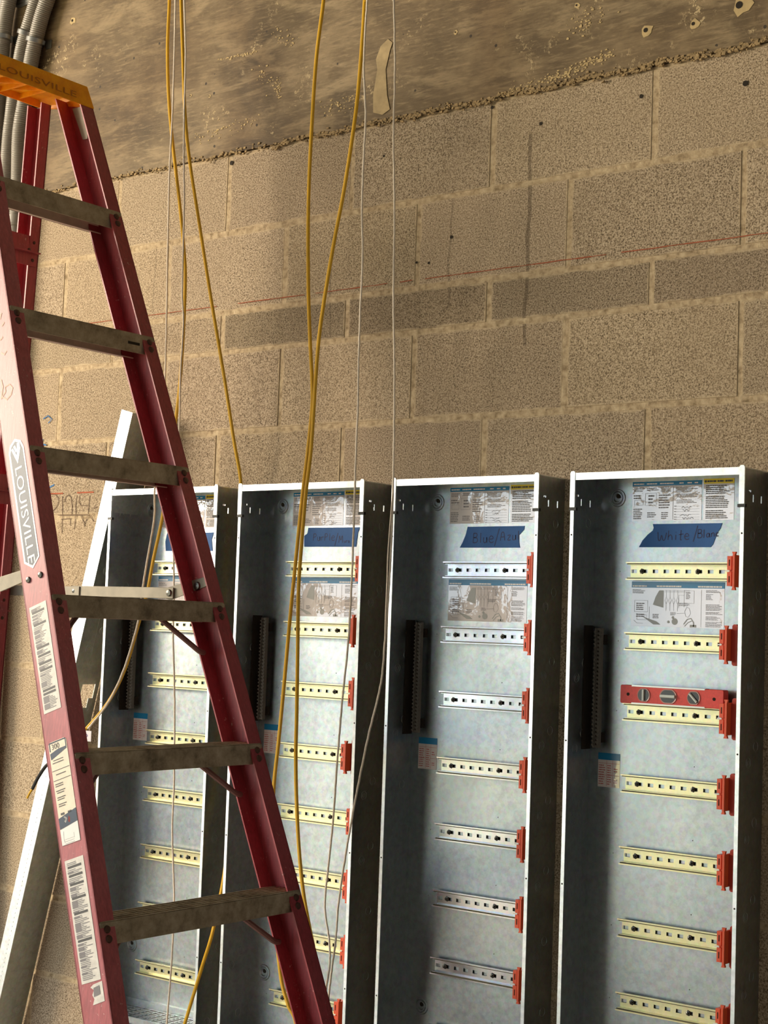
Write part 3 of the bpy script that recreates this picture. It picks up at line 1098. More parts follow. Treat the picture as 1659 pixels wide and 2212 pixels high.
def make_panel(i, xc, label, clips, tape, words, seed, rail_mat, clipn=8):
    root = thing('electrical_cabinet', label, 'electrical cabinet', (xc, 0, 0), 0, 'open electrical cabinets along the wall')
    e = child('enclosure', ENC['body'], root)
    child('front_lip', ENC['lips'], root)
    for sg in (-1, 1):
        for z in (1.41, 0.995, 0.71, 0.415):
            child('lip_screw_hole', ENC['liph'], root, (sg * (PW / 2 - 0.004), -PD - T, z))
    c = child('end_cap', ENC['cap'], root)
    child('fixing_tab', ENC['tab'], c)
    for a, b in ENC['hub']:
        h_ = child('knockout_plug', a, root)
        child('plug_hole', b, h_)
    s_ = child('terminal_bar', ENC['strip'], root)
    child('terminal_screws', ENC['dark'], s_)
    label_set(root, seed)
    rm, gm = rail_mesh(rail_mat, -0.105, 0.176)
    for k, z in enumerate(RAILZ):
        r = child('din_rail', rm, root, (0, -0.003, z))
        child('rail_shade_strip', gm, r)
        for x in (-0.0765, 0.0485):
            child('screw', SCREW_ME, r, (x, -0.0042, 0))
    for k, px in enumerate(clips):
        if px is None:
            continue
        X = at(px[0], px[1], -0.046).x - xc
        X = min(X, 0.152)
        for j, (nm, me, sub) in enumerate(CLIP):
            if j == 0:
                r = child('orange_connector', me, root, (X, -0.001, RAILZ[k]), 'orange plastic connector clipped on the rail')
                for (n2, m2) in sub:
                    child(n2, m2, r)
            else:
                if X > 0.148 and j == 2:
                    continue
                child(nm, me, r)
    # grille shelf near the foot
    g = MB()
    hs = [(-0.182 + i * 0.0265, -0.182 + i * 0.0265 + 0.0225, -0.091 + j * 0.0142, -0.091 + j * 0.0142 + 0.0108) for i in range(14) for j in range(6)]
    g.plate(-PW / 2 + T, PW / 2 - T, -PD + 0.004, -0.004, hs, lambda X, Y, sd: Vector((X, Y, 0.2365 + sd * 0.0016)))
    g.box(-PW / 2 + T, PW / 2 - T, -PD + .002, -PD + .004, 0.223, 0.238)
    g.box(-PW / 2 + T, PW / 2 - T, -0.0075, -0.0035, 0.238, 0.256)
    g.build('grille_shelf', M_GALV, root)
    if tape:
        m = MB()
        y = -0.0040
        m.prism([(x, y, z) for x, z in tape], (0, 0.0006, 0))
        tp = m.build('painters_tape', M_TAPE, root, label='strip of blue painters tape' + (' with handwriting' if words else ''))
        if words:
            m = MB()
            for (word, x, z, h_, wd, sl, tpr) in words:
                write(m, word, x, z, h_, y - 0.0003, wd, sl, tpr)
            m.build('handwriting', M_PEN, tp)
    return root


def tp(xc, pts):
    return [(at(x, y, -0.004).x - xc, at(x, y, -0.004).z) for x, y in pts]


XC = [-0.0857, 0.3684, 0.8333, 1.2948]
make_panel(1, XC[0], 'open galvanised cabinet leftmost of four, behind the ladder, without orange connectors', [], 
           tp(XC[0], [(361, 1152), (462, 1150), (457, 1165), (459, 1190), (358, 1190), (357, 1170)]), None, 11, M_ZINC)
make_panel(2, XC[1], 'open galvanised cabinet with yellow cables hanging across it and tape reading PurPle/Mora',
           [(768, 1227), (753, 1357), (753, 1487), (737, 1619), (749, 1753), (741, 1890), (736, 2032), (722, 2165)],
           tp(XC[1], [(666, 1140), (778, 1139), (773, 1150), (769, 1181), (657, 1181), (657, 1158), (664, 1152)]),
           [('PurPle', at(676.5, 1168, -.004).x - XC[1], at(676.5, 1168, -.004).z, 0.0160, .0016, .0, 1.0),
            ('/', at(723, 1168, -.004).x - XC[1], 1.402, .0190, .0016, 0, 1), ('M', at(732, 1168, -.004).x - XC[1], 1.4035, .0165, .0016, 0, 1), ('ora', at(744, 1166, -.004).x - XC[1], 1.4035, .0095, .0012, 0, .9)], 12, M_ZINC)
make_panel(3, XC[2], 'open galvanised cabinet with silver rails and tape reading Blue/Azul',
           [(1138, 1230), (1132, 1372), (1128, 1514), (1122, 1657), (1117, 1801), (1114, 1947), (1109, 2097)],
           tp(XC[2], [(1010, 1138), (1133, 1136), (1132, 1144), (1121, 1156), (1121, 1172), (1123, 1183), (993, 1183), (999, 1172), (1006, 1155)]),
           [('Blue', at(1022, 1171, -.004).x - XC[2], 1.4015, 0.0205, .0018, 0, 1.0), ('/', at(1068, 1173, -.004).x - XC[2], 1.401, .024, .0017, 0, 1),
            ('Azul', at(1081, 1168, -.004).x - XC[2], 1.4055, .0185, .0018, 0.04, 1.0)], 13, M_CHROME)
make_panel(4, XC[3], 'open galvanised cabinet at the right holding the red spirit level, tape reading White/Blanc',
           [(1571, 1236), (1554, 1395), (1554, 1545), (1549, 1704), (1549, 1862), (1549, 2024), (1546, 2188)],
           tp(XC[3], [(1410, 1132), (1560, 1130), (1556, 1142), (1550, 1150), (1540, 1176), (1535, 1182), (1380, 1182), (1388, 1167), (1400, 1154), (1410, 1146), (1412, 1140)]),
           [('White', at(1421, 1167, -.004).x - XC[3], 1.4040, 0.0168, .0018, .02, 1.0), ('/', at(1497, 1166, -.004).x - XC[3], 1.407, .0200, .0018, 0, 1),
            ('B', at(1507, 1163, -.004).x - XC[3], 1.4085, .0165, .0018, 0, 1), ('lanc', at(1519, 1163, -.004).x - XC[3], 1.4085, .0155, .0019, .10, .8)], 14, M_ZINC)
random.seed(21)

# ------------------------------------------------------------------ spirit level on the third rail of the right panel
LX0, LX1, LZ0, LZ1 = 1.1905, 1.4185, 1.0562 + 0.0180, 1.0562 + 0.0180 + 0.0365
LY0, LY1 = -0.034, -0.013
lv = thing('spirit_level', 'red torpedo spirit level lying on a rail in the rightmost cabinet', 'spirit level', ((LX0 + LX1) / 2, -0.024, LZ0))
LL = LX1 - LX0
hl = LL / 2
mb = MB()
yf, yb = -0.0105, 0.0105
H = LZ1 - LZ0
prof = [(-hl, 0.002), (-hl + .002, 0), (hl - .002, 0), (hl, 0.002), (hl, H - .002), (hl - .002, H), (-hl + .002, H), (-hl, H - .002)]
mb.prism([(x, yf, z) for x, z in prof], (0, yb - yf, 0))
body = mb.build('level_body', M_LVL, lv, bevel=0.001)
mb = MB()
mb.box(-hl + .026, hl - .040, yf + .004, yb - .004, -0.0005, 0.0002)
mb.box(-hl + .026, hl - .040, yf + .004, yb - .004, H - .0002, H + .0008)
mb.box(-hl + .026, hl - .040, yf - .0006, yf, H - .0022, H + .0008)
mb.box(-hl + .026, hl - .040, yf - .0006, yf, -0.0005, .0022)
mb.build('steel_edge', M_STRAP, lv)
for (fx, rx, rz_) in ((0.235, .0145, .0135), (0.475, .0195, .0145), (0.72, .0145, .0135)):
    cx = -hl + LL * fx
    seg = 24
    rim, gl = MB(), MB()
    P = lambda t, r, y: (cx + math.cos(t) * rx * r, y, H / 2 + max(-1, min(1, 1.12 * math.sin(t))) * rz_ * r)
    for i in range(seg):
        a, b = 2 * PI * i / seg, 2 * PI * (i + 1) / seg
        rim.quad(P(a, 1, yf - .0001), P(b, 1, yf - .0001), P(b, .97, yf - .0016), P(a, .97, yf - .0016))
        rim.quad(P(a, .97, yf - .0016), P(b, .97, yf - .0016), P(b, .86, yf - .0012), P(a, .86, yf - .0012))
    gl.poly([P(2 * PI * i / seg, .87, yf - .0010) for i in range(seg)])
    rm_ = rim.build('vial_rim', M_VRIM, lv)
    gl.build('vial_window', M_CHAR, rm_)
    v = MB()
    if fx < .3:
        v.cyl((cx, yf - .0026, H / 2 - .011), (cx, yf - .0026, H / 2 + .011), .0026, 12)
    elif fx > .6:
        v.cyl((cx - .008, yf - .0026, H / 2 + .008), (cx + .008, yf - .0026, H / 2 - .008), .0026, 12)
    else:
        v.cyl((cx - .016, yf - .0026, H / 2), (cx + .016, yf - .0026, H / 2), .0034, 12)
    v.build('bubble_vial', M_VIAL, rm_, smooth=True)
mb = MB()
for x in (-hl + .018, hl - .020):
    mb.disc((x, yf - .0001, H / 2), (0, -1, 0), .0033, .0004, 14)
mb.build('end_hole', M_HOLE, lv)

# ------------------------------------------------------------------ leaning galvanised cover with knock-outs
A0, A1 = at(265, 885, -0.098), at(0, 2060, -0.098)
sl = (A0.x - A1.x) / (A0.z - A1.z)
top_z = A0.z
bx = A0.x - sl * top_z
tilt = math.atan(sl)
L = top_z / math.cos(tilt) - 0.006
cov = thing('leaning_metal_cover', 'long galvanised steel cover with knockouts leaning against the wall beside the leftmost cabinet', 'metal cover', (bx, 0, 0.006))
cov.rotation_euler = (0, tilt, 0)
FW = 0.0430 * math.cos(tilt)
ztilt = 1 / math.cos(tilt)
zc = lambda z: z * ztilt
mb = MB()
# web faces +X; cut-out open to the wall
cuts = [(-0.060, -0.016, zc(1.010) - .008, zc(1.047) - .008), (-0.060, -0.030, zc(0.985) - .008, zc(1.010) - .008)]
mb.plate(-0.098, -0.003, 0.0, L, cuts, lambda Y, Z, sd: Vector((FW - sd * 0.0016, Y, Z)))
z = 0.12
while z < L - 0.1:
    if not (zc(.95) < z < zc(1.09)):
        for k, y in ((0, -0.066), (1, -0.032)):
            mb.ring((FW, y, z + k * .05), (1, 0, 0), 0.0105, 0.0118, 0.0005, 18)
            mb.ring((FW, y, z + k * .05), (1, 0, 0), 0.0055, 0.0065, 0.0004, 14)
    z += 0.105
mb.box(FW, FW + 0.0006, -0.0535, -0.0505, 0.01, zc(.94))
mb.box(FW, FW + 0.0006, -0.0535, -0.0505, zc(1.09), L - 0.01)
mb.build('cover_web', M_STUD, cov)
mb = MB()
hs = [(FW * .62, FW * .62 + .0012, 0.03 + i * 0.0125, 0.03 + i * 0.0125 + .004) for i in range(int((L - .05) / .0125))]
mb.plate(0.0, FW, 0.0, L, hs, lambda X, Z, sd: Vector((X, -0.098 - sd * 0.0016, Z)))
mb.build('front_flange', M_LIP, cov)
MB().box(0.0, 0.0016, -0.098, -0.085, 0, L).build('return_lip', M_STUD, cov)

# ------------------------------------------------------------------ step ladder
LH0, LDZ, LW0, LDW, LDS = 2.134, 0.3017, 0.35126, 0.03816, 0.1089
lad = thing('step_ladder', 'tall red fibreglass step ladder with orange top cap standing in front of the wall', 'step ladder', (0.03034, -0.5699, 0), 1.59074)
kk = lambda z: (LH0 - z) / LDZ
hw = lambda z: (LW0 + LDW * kk(z)) / 2
yfz = lambda z: -LDS * kk(z)          # front face of the climbing rails
yrz = lambda z: 0.375 - (z - 1.27) * 0.126  # front face of the rear rails


def channel(side, z0, z1, hwf, yf_, depth, fl, tk=0.003, nz=2, outer=0.02):
    """C section rail, web outside, flanges to the inside"""
    mb = MB()
    for (xa, xb, ya, yb) in ((0, tk, 0, depth), (0, fl, 0, tk * 1.2), (0, fl, depth - tk * 1.2, depth)):
        lo, hi = [], []
        for (x, y) in ((xa, ya), (xb, ya), (xb, yb), (xa, yb)):
            lo.append((side * (hwf(z0) + outer - x), yf_(z0) + y, z0))
            hi.append((side * (hwf(z1) + outer - x), yf_(z1) + y, z1))
        mb.hexa(lo + hi)
    return mb


rails = {}
for side in (-1, 1):
    r = channel(side, 0.03, 2.445, hw, yfz, 0.080, 0.040).build('side_rail', M_PINK if side < 0 else M_RED, lad, label='faded front rail with labels' if side < 0 else None)
    rails[side] = r
    b = MB()
    lo = [(side * (hw(0) + .022 - x), yfz(0) + y, 0.0) for x, y in ((0, -.004), (.045, -.004), (.045, .086), (0, .086))]
    hi = [(side * (hw(0.06) + .0225 - x), yfz(0.06) + y, 0.06) for x, y in ((0, -.003), (.045, -.003), (.045, .084), (0, .084))]
    b.hexa(lo + hi).build('foot', M_BLACK, r)
    for k in range(7):
        z = LH0 - LDZ * k
        for dz in (-.0085, .0085):
            zz = z + dz
            rv = MB().disc((side * hw(z) * 1.0, yfz(zz) - .0003, zz), (0, -1, 0.33), .0078, .0030, 14, .0012)
            rv.build('rivet', M_RIVET, r)
# rear rails
hwr = lambda z: hw(z) - 0.0
for side in (-1, 1):
    r = channel(side, 0.03, 2.44, lambda z: hw(z) - .020, yrz, 0.052, 0.030).build('rear_rail', M_RED, lad)
    lo = [(side * (hw(0) + .002 - x), yrz(0) + y, 0.0) for x, y in ((0, -.003), (.034, -.003), (.034, .057), (0, .057))]
    hi = [(side * (hw(0.05) + .002 - x), yrz(0.05) + y, 0.05) for x, y in ((0, -.003), (.034, -.003), (.034, .057), (0, .057))]
    MB().hexa(lo + hi).build('foot', M_BLACK, r)
# rear braces
for z in (2.087, 1.512, 1.222, 0.62):
    mb = MB()
    w_ = hw(z) - 0.006
    y = yrz(z) + 0.001
    mb.hexa([(-w_, y - .003, z - .036), (w_, y - .003, z - .036), (w_, y, z - .036), (-w_, y, z - .036),
             (-w_, y - .003, z + .036), (w_, y - .003, z + .036), (w_, y, z + .036), (-w_, y, z + .036)])
    mb.box(-w_, w_, y - .016, y - .003, z - .006, z - .003)
    br = mb.build('rear_brace', M_RED, lad)
    for s in (-1, 1):
        for dx, dz in ((.012, .022), (.026, .002), (.014, -.022)):
            MB().disc((s * (w_ - dx), y - .003, z + dz), (0, -1, 0), .0045, .002, 12, .001).build('rivet', M_RIVET, br)
# steps
for k in range(7):
    z = LH0 - LDZ * k
    zt, zb = z + 0.0205, z - 0.0215
    w_ = hw(z) + 0.0165
    y0 = yfz(z) + 0.0042
    dp = 0.0735
    mb = MB()
    mb.box(-w_, w_, y0, y0 + .0024, zb, zt - .002)
    mb.box(-w_, w_, y0, y0 + dp, zt - .003, zt)
    for i in range(6):
        yy = y0 + .002 + i * (dp - .006) / 5
        mb.box(-w_ + .002, w_ - .002, yy, yy + .0022, zt, zt + .0022)
    st_ = mb.build('step', M_STEP, lad, bevel=0.0006)
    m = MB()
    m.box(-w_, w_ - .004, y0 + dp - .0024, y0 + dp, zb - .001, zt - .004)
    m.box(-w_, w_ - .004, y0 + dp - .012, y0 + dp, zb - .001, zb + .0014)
    m.build('step_rear_lip', M_LIPREAR_LIT, st_)
    if k == 1:
        m = MB()
        m.box(w_ - .082, w_ - .046, y0 - .0006, y0, z - .004, z + .002)
        m.build('slot', M_HOLE, st_)
    if k >= 3 and k < 6 or k == 6:
        for s in (-1, 1):
            zl = zb - 0.060
            mb = MB()
            yy = y0 + dp + .004
            xa, xb = hw(z) - .122, hw(zl) - .014
            xb = hw(zl) - .026
            pts = [(s * xa, yy - .01, zb + .010), (s * (xa + .012), yy - .01, zb + .002), (s * (xb - .02), yfz(zl) + .076, zl + .010), (s * xb, yfz(zl) + .070, zl - .004), (s * (xb + .018), yfz(zl) + .072, zl - .008)]
            mb.tube(smooth_path(pts, 4), 0.0062, 8)
            mb.build('step_brace', M_BRACE, lad)
# top cap, an inverted tray
mb = MB()
zc0, zc1 = 2.4165, 2.4665
yc0, yc1 = 0.100, 0.285
W0 = 0.180
out = [(-W0, yc0), (W0, yc0), (W0, yc1), (-W0, yc1)]
tk = .004
ib = lambda d: [(-W0 + d, yc0 + d), (W0 - d, yc0 + d), (W0 - d, yc1 - d), (-W0 + d, yc1 - d)]
o_, i_ = ib(0), ib(tk)
top = ib(0.016)
top = [(-W0 + .02, yc0 + .006), (W0 - .02, yc0 + .006), (W0 - .02, yc1 - .006), (-W0 + .02, yc1 - .006)]
zb4 = [zc0, zc0, 2.446, 2.446]
n = 0
for i in range(4):
    j = (i + 1) % 4
    mb.hexa([(*o_[i], zb4[i]), (*o_[j], zb4[j]), (*i_[j], zb4[j]), (*i_[i], zb4[i]),
             (*top[i], zc1), (*top[j], zc1), (top[j][0] * .98, top[j][1] + (.003 if top[j][1] < .2 else -.003), zc1 - .003), (top[i][0] * .98, top[i][1] + (.003 if top[i][1] < .2 else -.003), zc1 - .003)])
mb.hexa([(*p, zc1 - .004) for p in top] + [(*p, zc1) for p in top])
cap = mb.build('top_cap', M_CAP, lad, bevel=0.0015)
mb = MB()
for x in (-.10, -.03, .04, .10):
    mb.box(x, x + .0028, yc0 + .005, yc1 - .006, 2.450, zc1 - .003)
    mb.hexa([(x - .05, yc1 - .04, 2.452), (x - .047, yc1 - .04, 2.452), (x + .003, yc0 + .02, 2.440), (x, yc0 + .02, 2.440),
             (x - .05, yc1 - .04, zc1 - .003), (x - .047, yc1 - .04, zc1 - .003), (x + .003, yc0 + .02, zc1 - .003), (x, yc0 + .02, zc1 - .003)])
mb.build('stiffening_rib', M_CAP, cap)
# lettering pressed into the cap
ang = (0.0 + .006) / (zc1 - zc0)
m, wd = text_mb('LOUISVILLE', lambda x, y: (x, y, 0), 0.0205, 1.35, 1.05)
sx = 0.235 / wd
m.v = [(-0.112 + v[0] * sx, yc0 - 0.0006 + (2.4285 + v[1] - zc0) * ang * .72, 2.4285 + v[1]) for v in m.v]
m.build('pressed_lettering', M_CAPMARK, cap)
# gussets under the cap
for side in (-1, 1):
    mb = MB()
    z1, z0 = 2.425, 2.345
    x_ = lambda z: side * (hw(z) + .0165)
    pts = [(x_(z1), yfz(z1) + .010, z1), (x_(z1), yfz(z1) + .060, z1), (x_(z0), yfz(z0) + .052, z0), (x_(z0), yfz(z0) + .036, z0)]
    pts = [(p[0] - side * .0035, p[1], p[2]) for p in pts]
    mb.prism(pts, (-side * .002, 0, 0))
    mb.build('cap_gusset', M_ALU, lad)
# spreaders
for side in (-1, 1):
    z = 1.27
    xi = hw(z) + .0165
    mb = MB()
    ya = yfz(z) + .150
    yb = yrz(z) + .02
    ym = yfz(z) + .455
    xb_ = side * (xi - .006)
    b_ = MB().box(min(xb_, xb_ - side * .003), max(xb_, xb_ - side * .003), ya - .012, ym + .02, z - .0125, z + .0125)
    sp = b_.build('spreader_bar', M_ALU, lad, bevel=.001)
    MB().disc((xb_ - side * .003, ya, z), (-side, 0, 0), .0085, .004, 14, .001).disc((xb_ - side * .003, ym + .01, z), (-side, 0, 0), .006, .003, 14, .001).build('pivot_pin', M_SCREW, sp)
    c_ = MB().box(min(xb_ - side * .003, xb_ - side * .006), max(xb_ - side * .003, xb_ - side * .006), ym - .01, yb, z - .014, z + .011)
    c_.build('spreader_arm', M_ALU, lad, bevel=.001)
    k_ = MB()
    k_.prism([(side * (xi - .001), yfz(1.285) + .018, 1.292), (side * (xi - .001), yfz(1.285) + .022, 1.312), (side * (xi - .001), yfz(z) + .160, z + .013), (side * (xi - .001), yfz(z) + .165, z - .013), (side * (xi - .001), yfz(z) + .150, z - .016)], (-side * .003, 0, 0))
    kb = k_.build('spreader_bracket', M_ALU, lad, bevel=.0008)
    MB().disc((side * (xi - .004), yfz(1.288) + .062, 1.287), (-side, 0, 0), .010, .004, 14, .001).build('bolt', M_SCREW, kb)
bo = MB()
for (yy, zz) in ((.0583, 1.2785), (.0203, 1.2889)):
    bo.disc((-(hw(zz) + .020), yfz(zz) + yy, zz), (-1, 0, 0), .0068, .0030, 16, .0016)
bo.build('bolt', M_SCREW, rails[-1])

# labels on the near rail: (across, height) in rail coordinates
LR = 0.3608  # dy/dz slope of the rail


def web_pt(t, z, lift=0.0):
    """t = distance behind the front face, z = height, on the outer face of the near rail"""
    return Vector((-(hw(z) + .020) - lift, yfz(z) + t, z))


def rail_uv(z0, t0, lift):
    """local frame on the web: s runs down the rail, t runs across towards the front"""
    d = (web_pt(t0, z0 - 1, lift) - web_pt(t0, z0, lift)).normalized()
    a = Vector((0, -1, 0))
    a = (a - d * a.dot(d)).normalized()
    o = web_pt(t0, z0, lift)
    return lambda s_, t_: o + d * s_ + a * t_


def patch(name, z0, t0, length, width, mat, parent, lift, pts=None, label=None):
    f = rail_uv(z0, t0, lift)
    if pts is None:
        pts = [(0, 0), (0, width), (length, width), (length, 0)]
    m = MB().poly([f(*p) for p in pts])
    return m.build(name, mat, parent, label=label), f


NR = rails[-1]
# brand decal
Ld = 0.283
dp_, f = patch('brand_decal', 1.560, 0.064, Ld, .046, M_WHITE, NR, .0006, [(0, .023), (.010, .006), (.026, 0), (Ld - .018, 0), (Ld, .023), (Ld - .018, .046), (.026, .046), (.010, .040)], 'long slate decal with white border')
patch('decal_field', 1.560, 0.064, Ld, .046, M_SLATE, dp_, .0009, [(.006, .023), (.014, .010), (.028, .0045), (Ld - .020, .0045), (Ld - .006, .023), (Ld - .020, .0415), (.028, .0415), (.014, .036)])
f = rail_uv(1.560, .064, .0012)
m, wd = text_mb('LOUISVILLE', lambda x, y: (x, y, 0), 0.0300, 1.6, 1.02)
sx = 0.212 / wd
m.v = [tuple(f(0.060 + v[0] * sx, 0.0125 + v[1])) for v in m.v]
m.build('decal_lettering', M_WHITE, dp_)
m = MB()
m.poly([f(*p) for p in ((.020, .009), (.018, .0145), (.038, .023), (.012, .028), (.012, .036), (.026, .036), (.056, .023))])
m.poly([f(*p) for p in ((.016, .016), (.014, .022), (.028, .026), (.030, .021))])
m.build('decal_emblem', M_WHITE, dp_)


def warn(name, z0, t0, ln_, wd, seed, label):
    random.seed(seed)
    p_, f = patch(name, z0, t0, ln_, wd, M_WORN, NR, .0006, None, label)
    m = MB()
    md = MB()
    s_ = .006
    while s_ < ln_ - .006:
        if random.random() < .13:
            h_ = .0045
            md.poly([f(s_, .006), f(s_, wd - .008), f(s_ + h_, wd - .008), f(s_ + h_, .006)])
            s_ += h_ + .0025
        else:
            e_ = wd - .006 - random.random() * .02
            m.poly([f(s_, .005), f(s_, e_), f(s_ + .0014, e_), f(s_ + .0014, .005)])
            if random.random() < .5:
                m.poly([f(s_ + .0014, .004), f(s_ + .0014, .020), f(s_ + .0030, .020), f(s_ + .0030, .004)])
            s_ += .0031
    for mm in (m, md):
        mm.v = [tuple(Vector(v) + Vector((-.0003, 0, 0))) for v in mm.v]
    m.build('printed_text', M_INK, p_)
    md.build('printed_heading', M_INKD, p_)


warn('warning_label', 1.2225, .068, .219, .0495, 3, 'worn grey warning label under the spreader')
warn('warning_label', 0.747, .0685, .229, .0515, 5, 'long worn warning label near the foot')
# rating label
Lr = 0.200
pR, f = patch('rating_label', .9620, .0685, Lr, .051, M_CREAM, NR, .0006, [(.004, 0), (0, .006), (0, .045), (.004, .051), (Lr, .051), (Lr, 0)], 'cream label marked 300')
f = rail_uv(.9620, .0685, .0010)
m = MB()
for (a, b) in (((.002, .003), (.002, .048)), ((.002, .048), (.018, .048)), ((.002, .003), (.018, .003))):
    m.ribbon([f(*a), f(*b)], .0022, (-1, 0, 0))
m.poly([f(*p) for p in ((.022, .002), (.017, .026), (.017, .048), (.021, .049), (.034, .003))])
m.poly([f(*p) for p in ((Lr - .052, .0005), (Lr - .062, .0505), (Lr - .037, .0505), (Lr - .031, .0005))])
m.build('label_band', M_SLATE, pR)
m, wd = text_mb('300', lambda x, y: (x, y, 0), 0.0150, 1.0)
m.v = [tuple(f(.0155 - v[1], .008 + v[0])) for v in m.v]
m.build('rating_number', M_INKD, pR)
m = MB()
for s_ in (.056, .075):
    m.poly([f(s_, .001), f(s_, .050), f(s_ + .001, .050), f(s_ + .001, .001)])
for (s_, a, b) in ((.036, .008, .036), (.041, .005, .036), (.064, .010, .038), (.082, .004, .026), (.086, .004, .026), (.095, .004, .030), (.099, .006, .026), (.108, .005, .028), (.112, .005, .024), (.121, .006, .028), (.125, .006, .024)):
    m.poly([f(s_, a), f(s_, b), f(s_ + .0016, b), f(s_ + .0016, a)])
for (a, b) in ((.008, .018), (.028, .038)):
    m.poly([f(.139, a), f(.139, b), f(.143, b), f(.143, a)])
m.build('printed_text', M_INKD, pR)
m = MB()
m.poly([f(*p) for p in ((Lr - .054, .018), (Lr - .048, .024), (Lr - .040, .018), (Lr - .044, .015), (Lr - .048, .019), (Lr - .052, .014))])
m.poly([f(*p) for p in ((Lr - .030, .0005), (Lr - .037, .0505), (Lr, .0505), (Lr, .0005))])
m.build('label_panel', M_WHITE, pR)
m = MB()
m.poly([f(*p) for p in ((Lr - .052, .028), (Lr - .048, .032), (Lr - .038, .030), (Lr - .042, .025))])
m.build('red_dash', M_REDINK, pR)
m = MB()
m.ribbon([f(*p) for p in ((Lr - .026, .009), (Lr - .012, .007), (Lr - .004, .009))], .002, (-1, 0, 0))
m.ribbon([f(*p) for p in ((Lr - .018, .036), (Lr - .008, .036))], .0016, (-1, 0, 0))
for q in (.010, .006, .002):
    m.poly([f(Lr - q, .010), f(Lr - q, .036), f(Lr - q + .0008, .036), f(Lr - q + .0008, .010)])
m.build('small_print', M_INK, pR)
p_, f = patch('torn_label', .5330, .0500, .036, .036, M_WORN, NR, .0006, [(.004, .004), (0, .012), (-.002, .036), (.034, .036), (.036, .004), (.026, .010), (.018, .006), (.010, .012)], 'torn remains of a white label')
f = rail_uv(.5330, .05, .0010)
MB().poly([f(*p) for p in ((.006, .012), (.004, .028), (.020, .028), (.022, .010))]).build('printed_text', M_INK, p_)
# faded hand lettering high on the near rail
m = MB()
f = lambda px, py: web_at(px, py)


def web_at(px, py):
    d = CAM_R * (px - 829.5) / FPX - CAM_U * (py - 1106) / FPX + CAM_F
    c, s = math.cos(1.59074), math.sin(1.59074)
    o = Vector((0.03034, -0.5699, 0))
    lx = lambda P: (P - o).x * c + (P - o).y * s
    ly = lambda P: -(P - o).x * s + (P - o).y * c
    t = 3.0
    for _ in range(30):
        P = CAM_P + d * t
        e = lx(P) + hw(P.z) + .0205
        P2 = CAM_P + d * (t + .01)
        g = (lx(P2) + hw(P2.z) + .0205 - e) / .01
        t -= e / g
    P = CAM_P + d * t
    return (lx(P), ly(P), P.z)


for st_ in ([(2, 820), (6, 835), (3, 860)], [(8, 848), (6, 858), (15, 863), (24, 852), (27, 838), (20, 830), (11, 836), (12, 846), (2, 862)],
            [(0, 735), (6, 728)], [(2, 762), (10, 766), (14, 758)], [(4, 705), (9, 696)], [(0, 690), (3, 676)]):
    m.ribbon([web_at(*p) for p in st_], .0032, (-1, 0, 0))
m.build('faded_lettering', plain('faded_paint', srgb(206, 176, 158), .6), NR)

# ------------------------------------------------------------------ conduits
def conduit(name, label, pts, r, fit_px, smooth_from=None):
    d_ = (pts[-1] - pts[-2]).normalized()
    pts = pts + [pts[-1] + d_ * ((3.345 - pts[-1].z) / d_.z)]
    path = smooth_path(pts, 10)
    # resample evenly so that the corrugation is regular
    out = [path[0]]
    step = 0.0016
    acc = 0
    for a, b in zip(path[:-1], path[1:]):
        d = (b - a).length
        n = max(1, int(d / step))
        for i in range(1, n + 1):
            out.append(a.lerp(b, i / n))
    mb = MB()
    mb.tube(out, lambda i: r * (1.0 if out[i].z < smooth_from else (1 + 0.034 * math.sin(2 * PI * i / 3))), 16)
    root = mb.build(name, M_PVC, None, smooth=True)
    tag(root, label, 'conduit', 'grey conduits running up the wall')
    for kind, (px, py) in fit_px:
        c = at(px, py, -0.035)
        j = min(range(len(out)), key=lambda q: (out[q] - c).length)
        c = out[j]
        ax = (out[max(j - 3, 0)] - out[min(j + 3, len(out) - 1)]).normalized()
        if kind == 'strap':
            m = MB().cyl(c - ax * .006, c + ax * .006, r * 1.28, 20)
            sd = ax.cross(Vector((0, 1, 0))).normalized()
            if sd.x < 0:
                sd = -sd
            q = c + sd * r * 1.25 + Vector((0, .024, 0))
            m.box(q.x - .012, q.x + .012, -.009, -.0065, q.z - .012, q.z + .012)
            s_ = m.build('pipe_strap', M_STRAP, root, smooth=True)
        else:
            m = MB().cyl(c - ax * .004, c + ax * .004, r * 1.3, 20).cyl(c - ax * .028, c + ax * .028, r * 1.12, 20)
            m.build('coupling', M_PVC, root, smooth=True)
    return root


P1_ = [Vector((-0.790, -.035, 0.02)), Vector((-0.790, -.035, 1.0)), Vector((-0.789, -.035, 2.1))] + [at(x, y, -.035) for x, y in ((36, 480), (40, 390), (42, 300), (47, 257), (53, 224), (68, 130), (77, 87), (88, 43), (102, 0), (124, -60))]
conduit('electrical_conduit', 'grey corrugated conduit nearest the ladder cap end, right of the three', P1_, 0.0215, [('strap', (78, 89)), ('coupling', (36, 488))], 2.27)
P2_ = [Vector((-0.846, -.035, 0.02)), Vector((-0.846, -.035, 1.0)), Vector((-0.846, -.035, 2.1))] + [at(x, y, -.035) for x, y in ((14, 390), (20, 300), (25, 257), (30, 217), (45, 123), (53, 87), (66, 43), (79, 0), (98, -60))]
conduit('electrical_conduit', 'grey corrugated conduit in the middle of the three at top left', P2_, 0.0205, [('strap', (54, 72)), ('coupling', (15, 500))], 2.27)
P3_ = [Vector((-0.905, -.035, 0.02)), Vector((-0.905, -.035, 1.5)), Vector((-0.903, -.035, 2.6))] + [at(x, y, -.035) for x, y in ((4, 113), (7, 87), (12, 43), (20, 0), (34, -60))]
conduit('electrical_conduit', 'grey corrugated conduit at the photo\'s left edge above the ladder cap', P3_, 0.0215, [('strap', (8, 82))], 2.27)
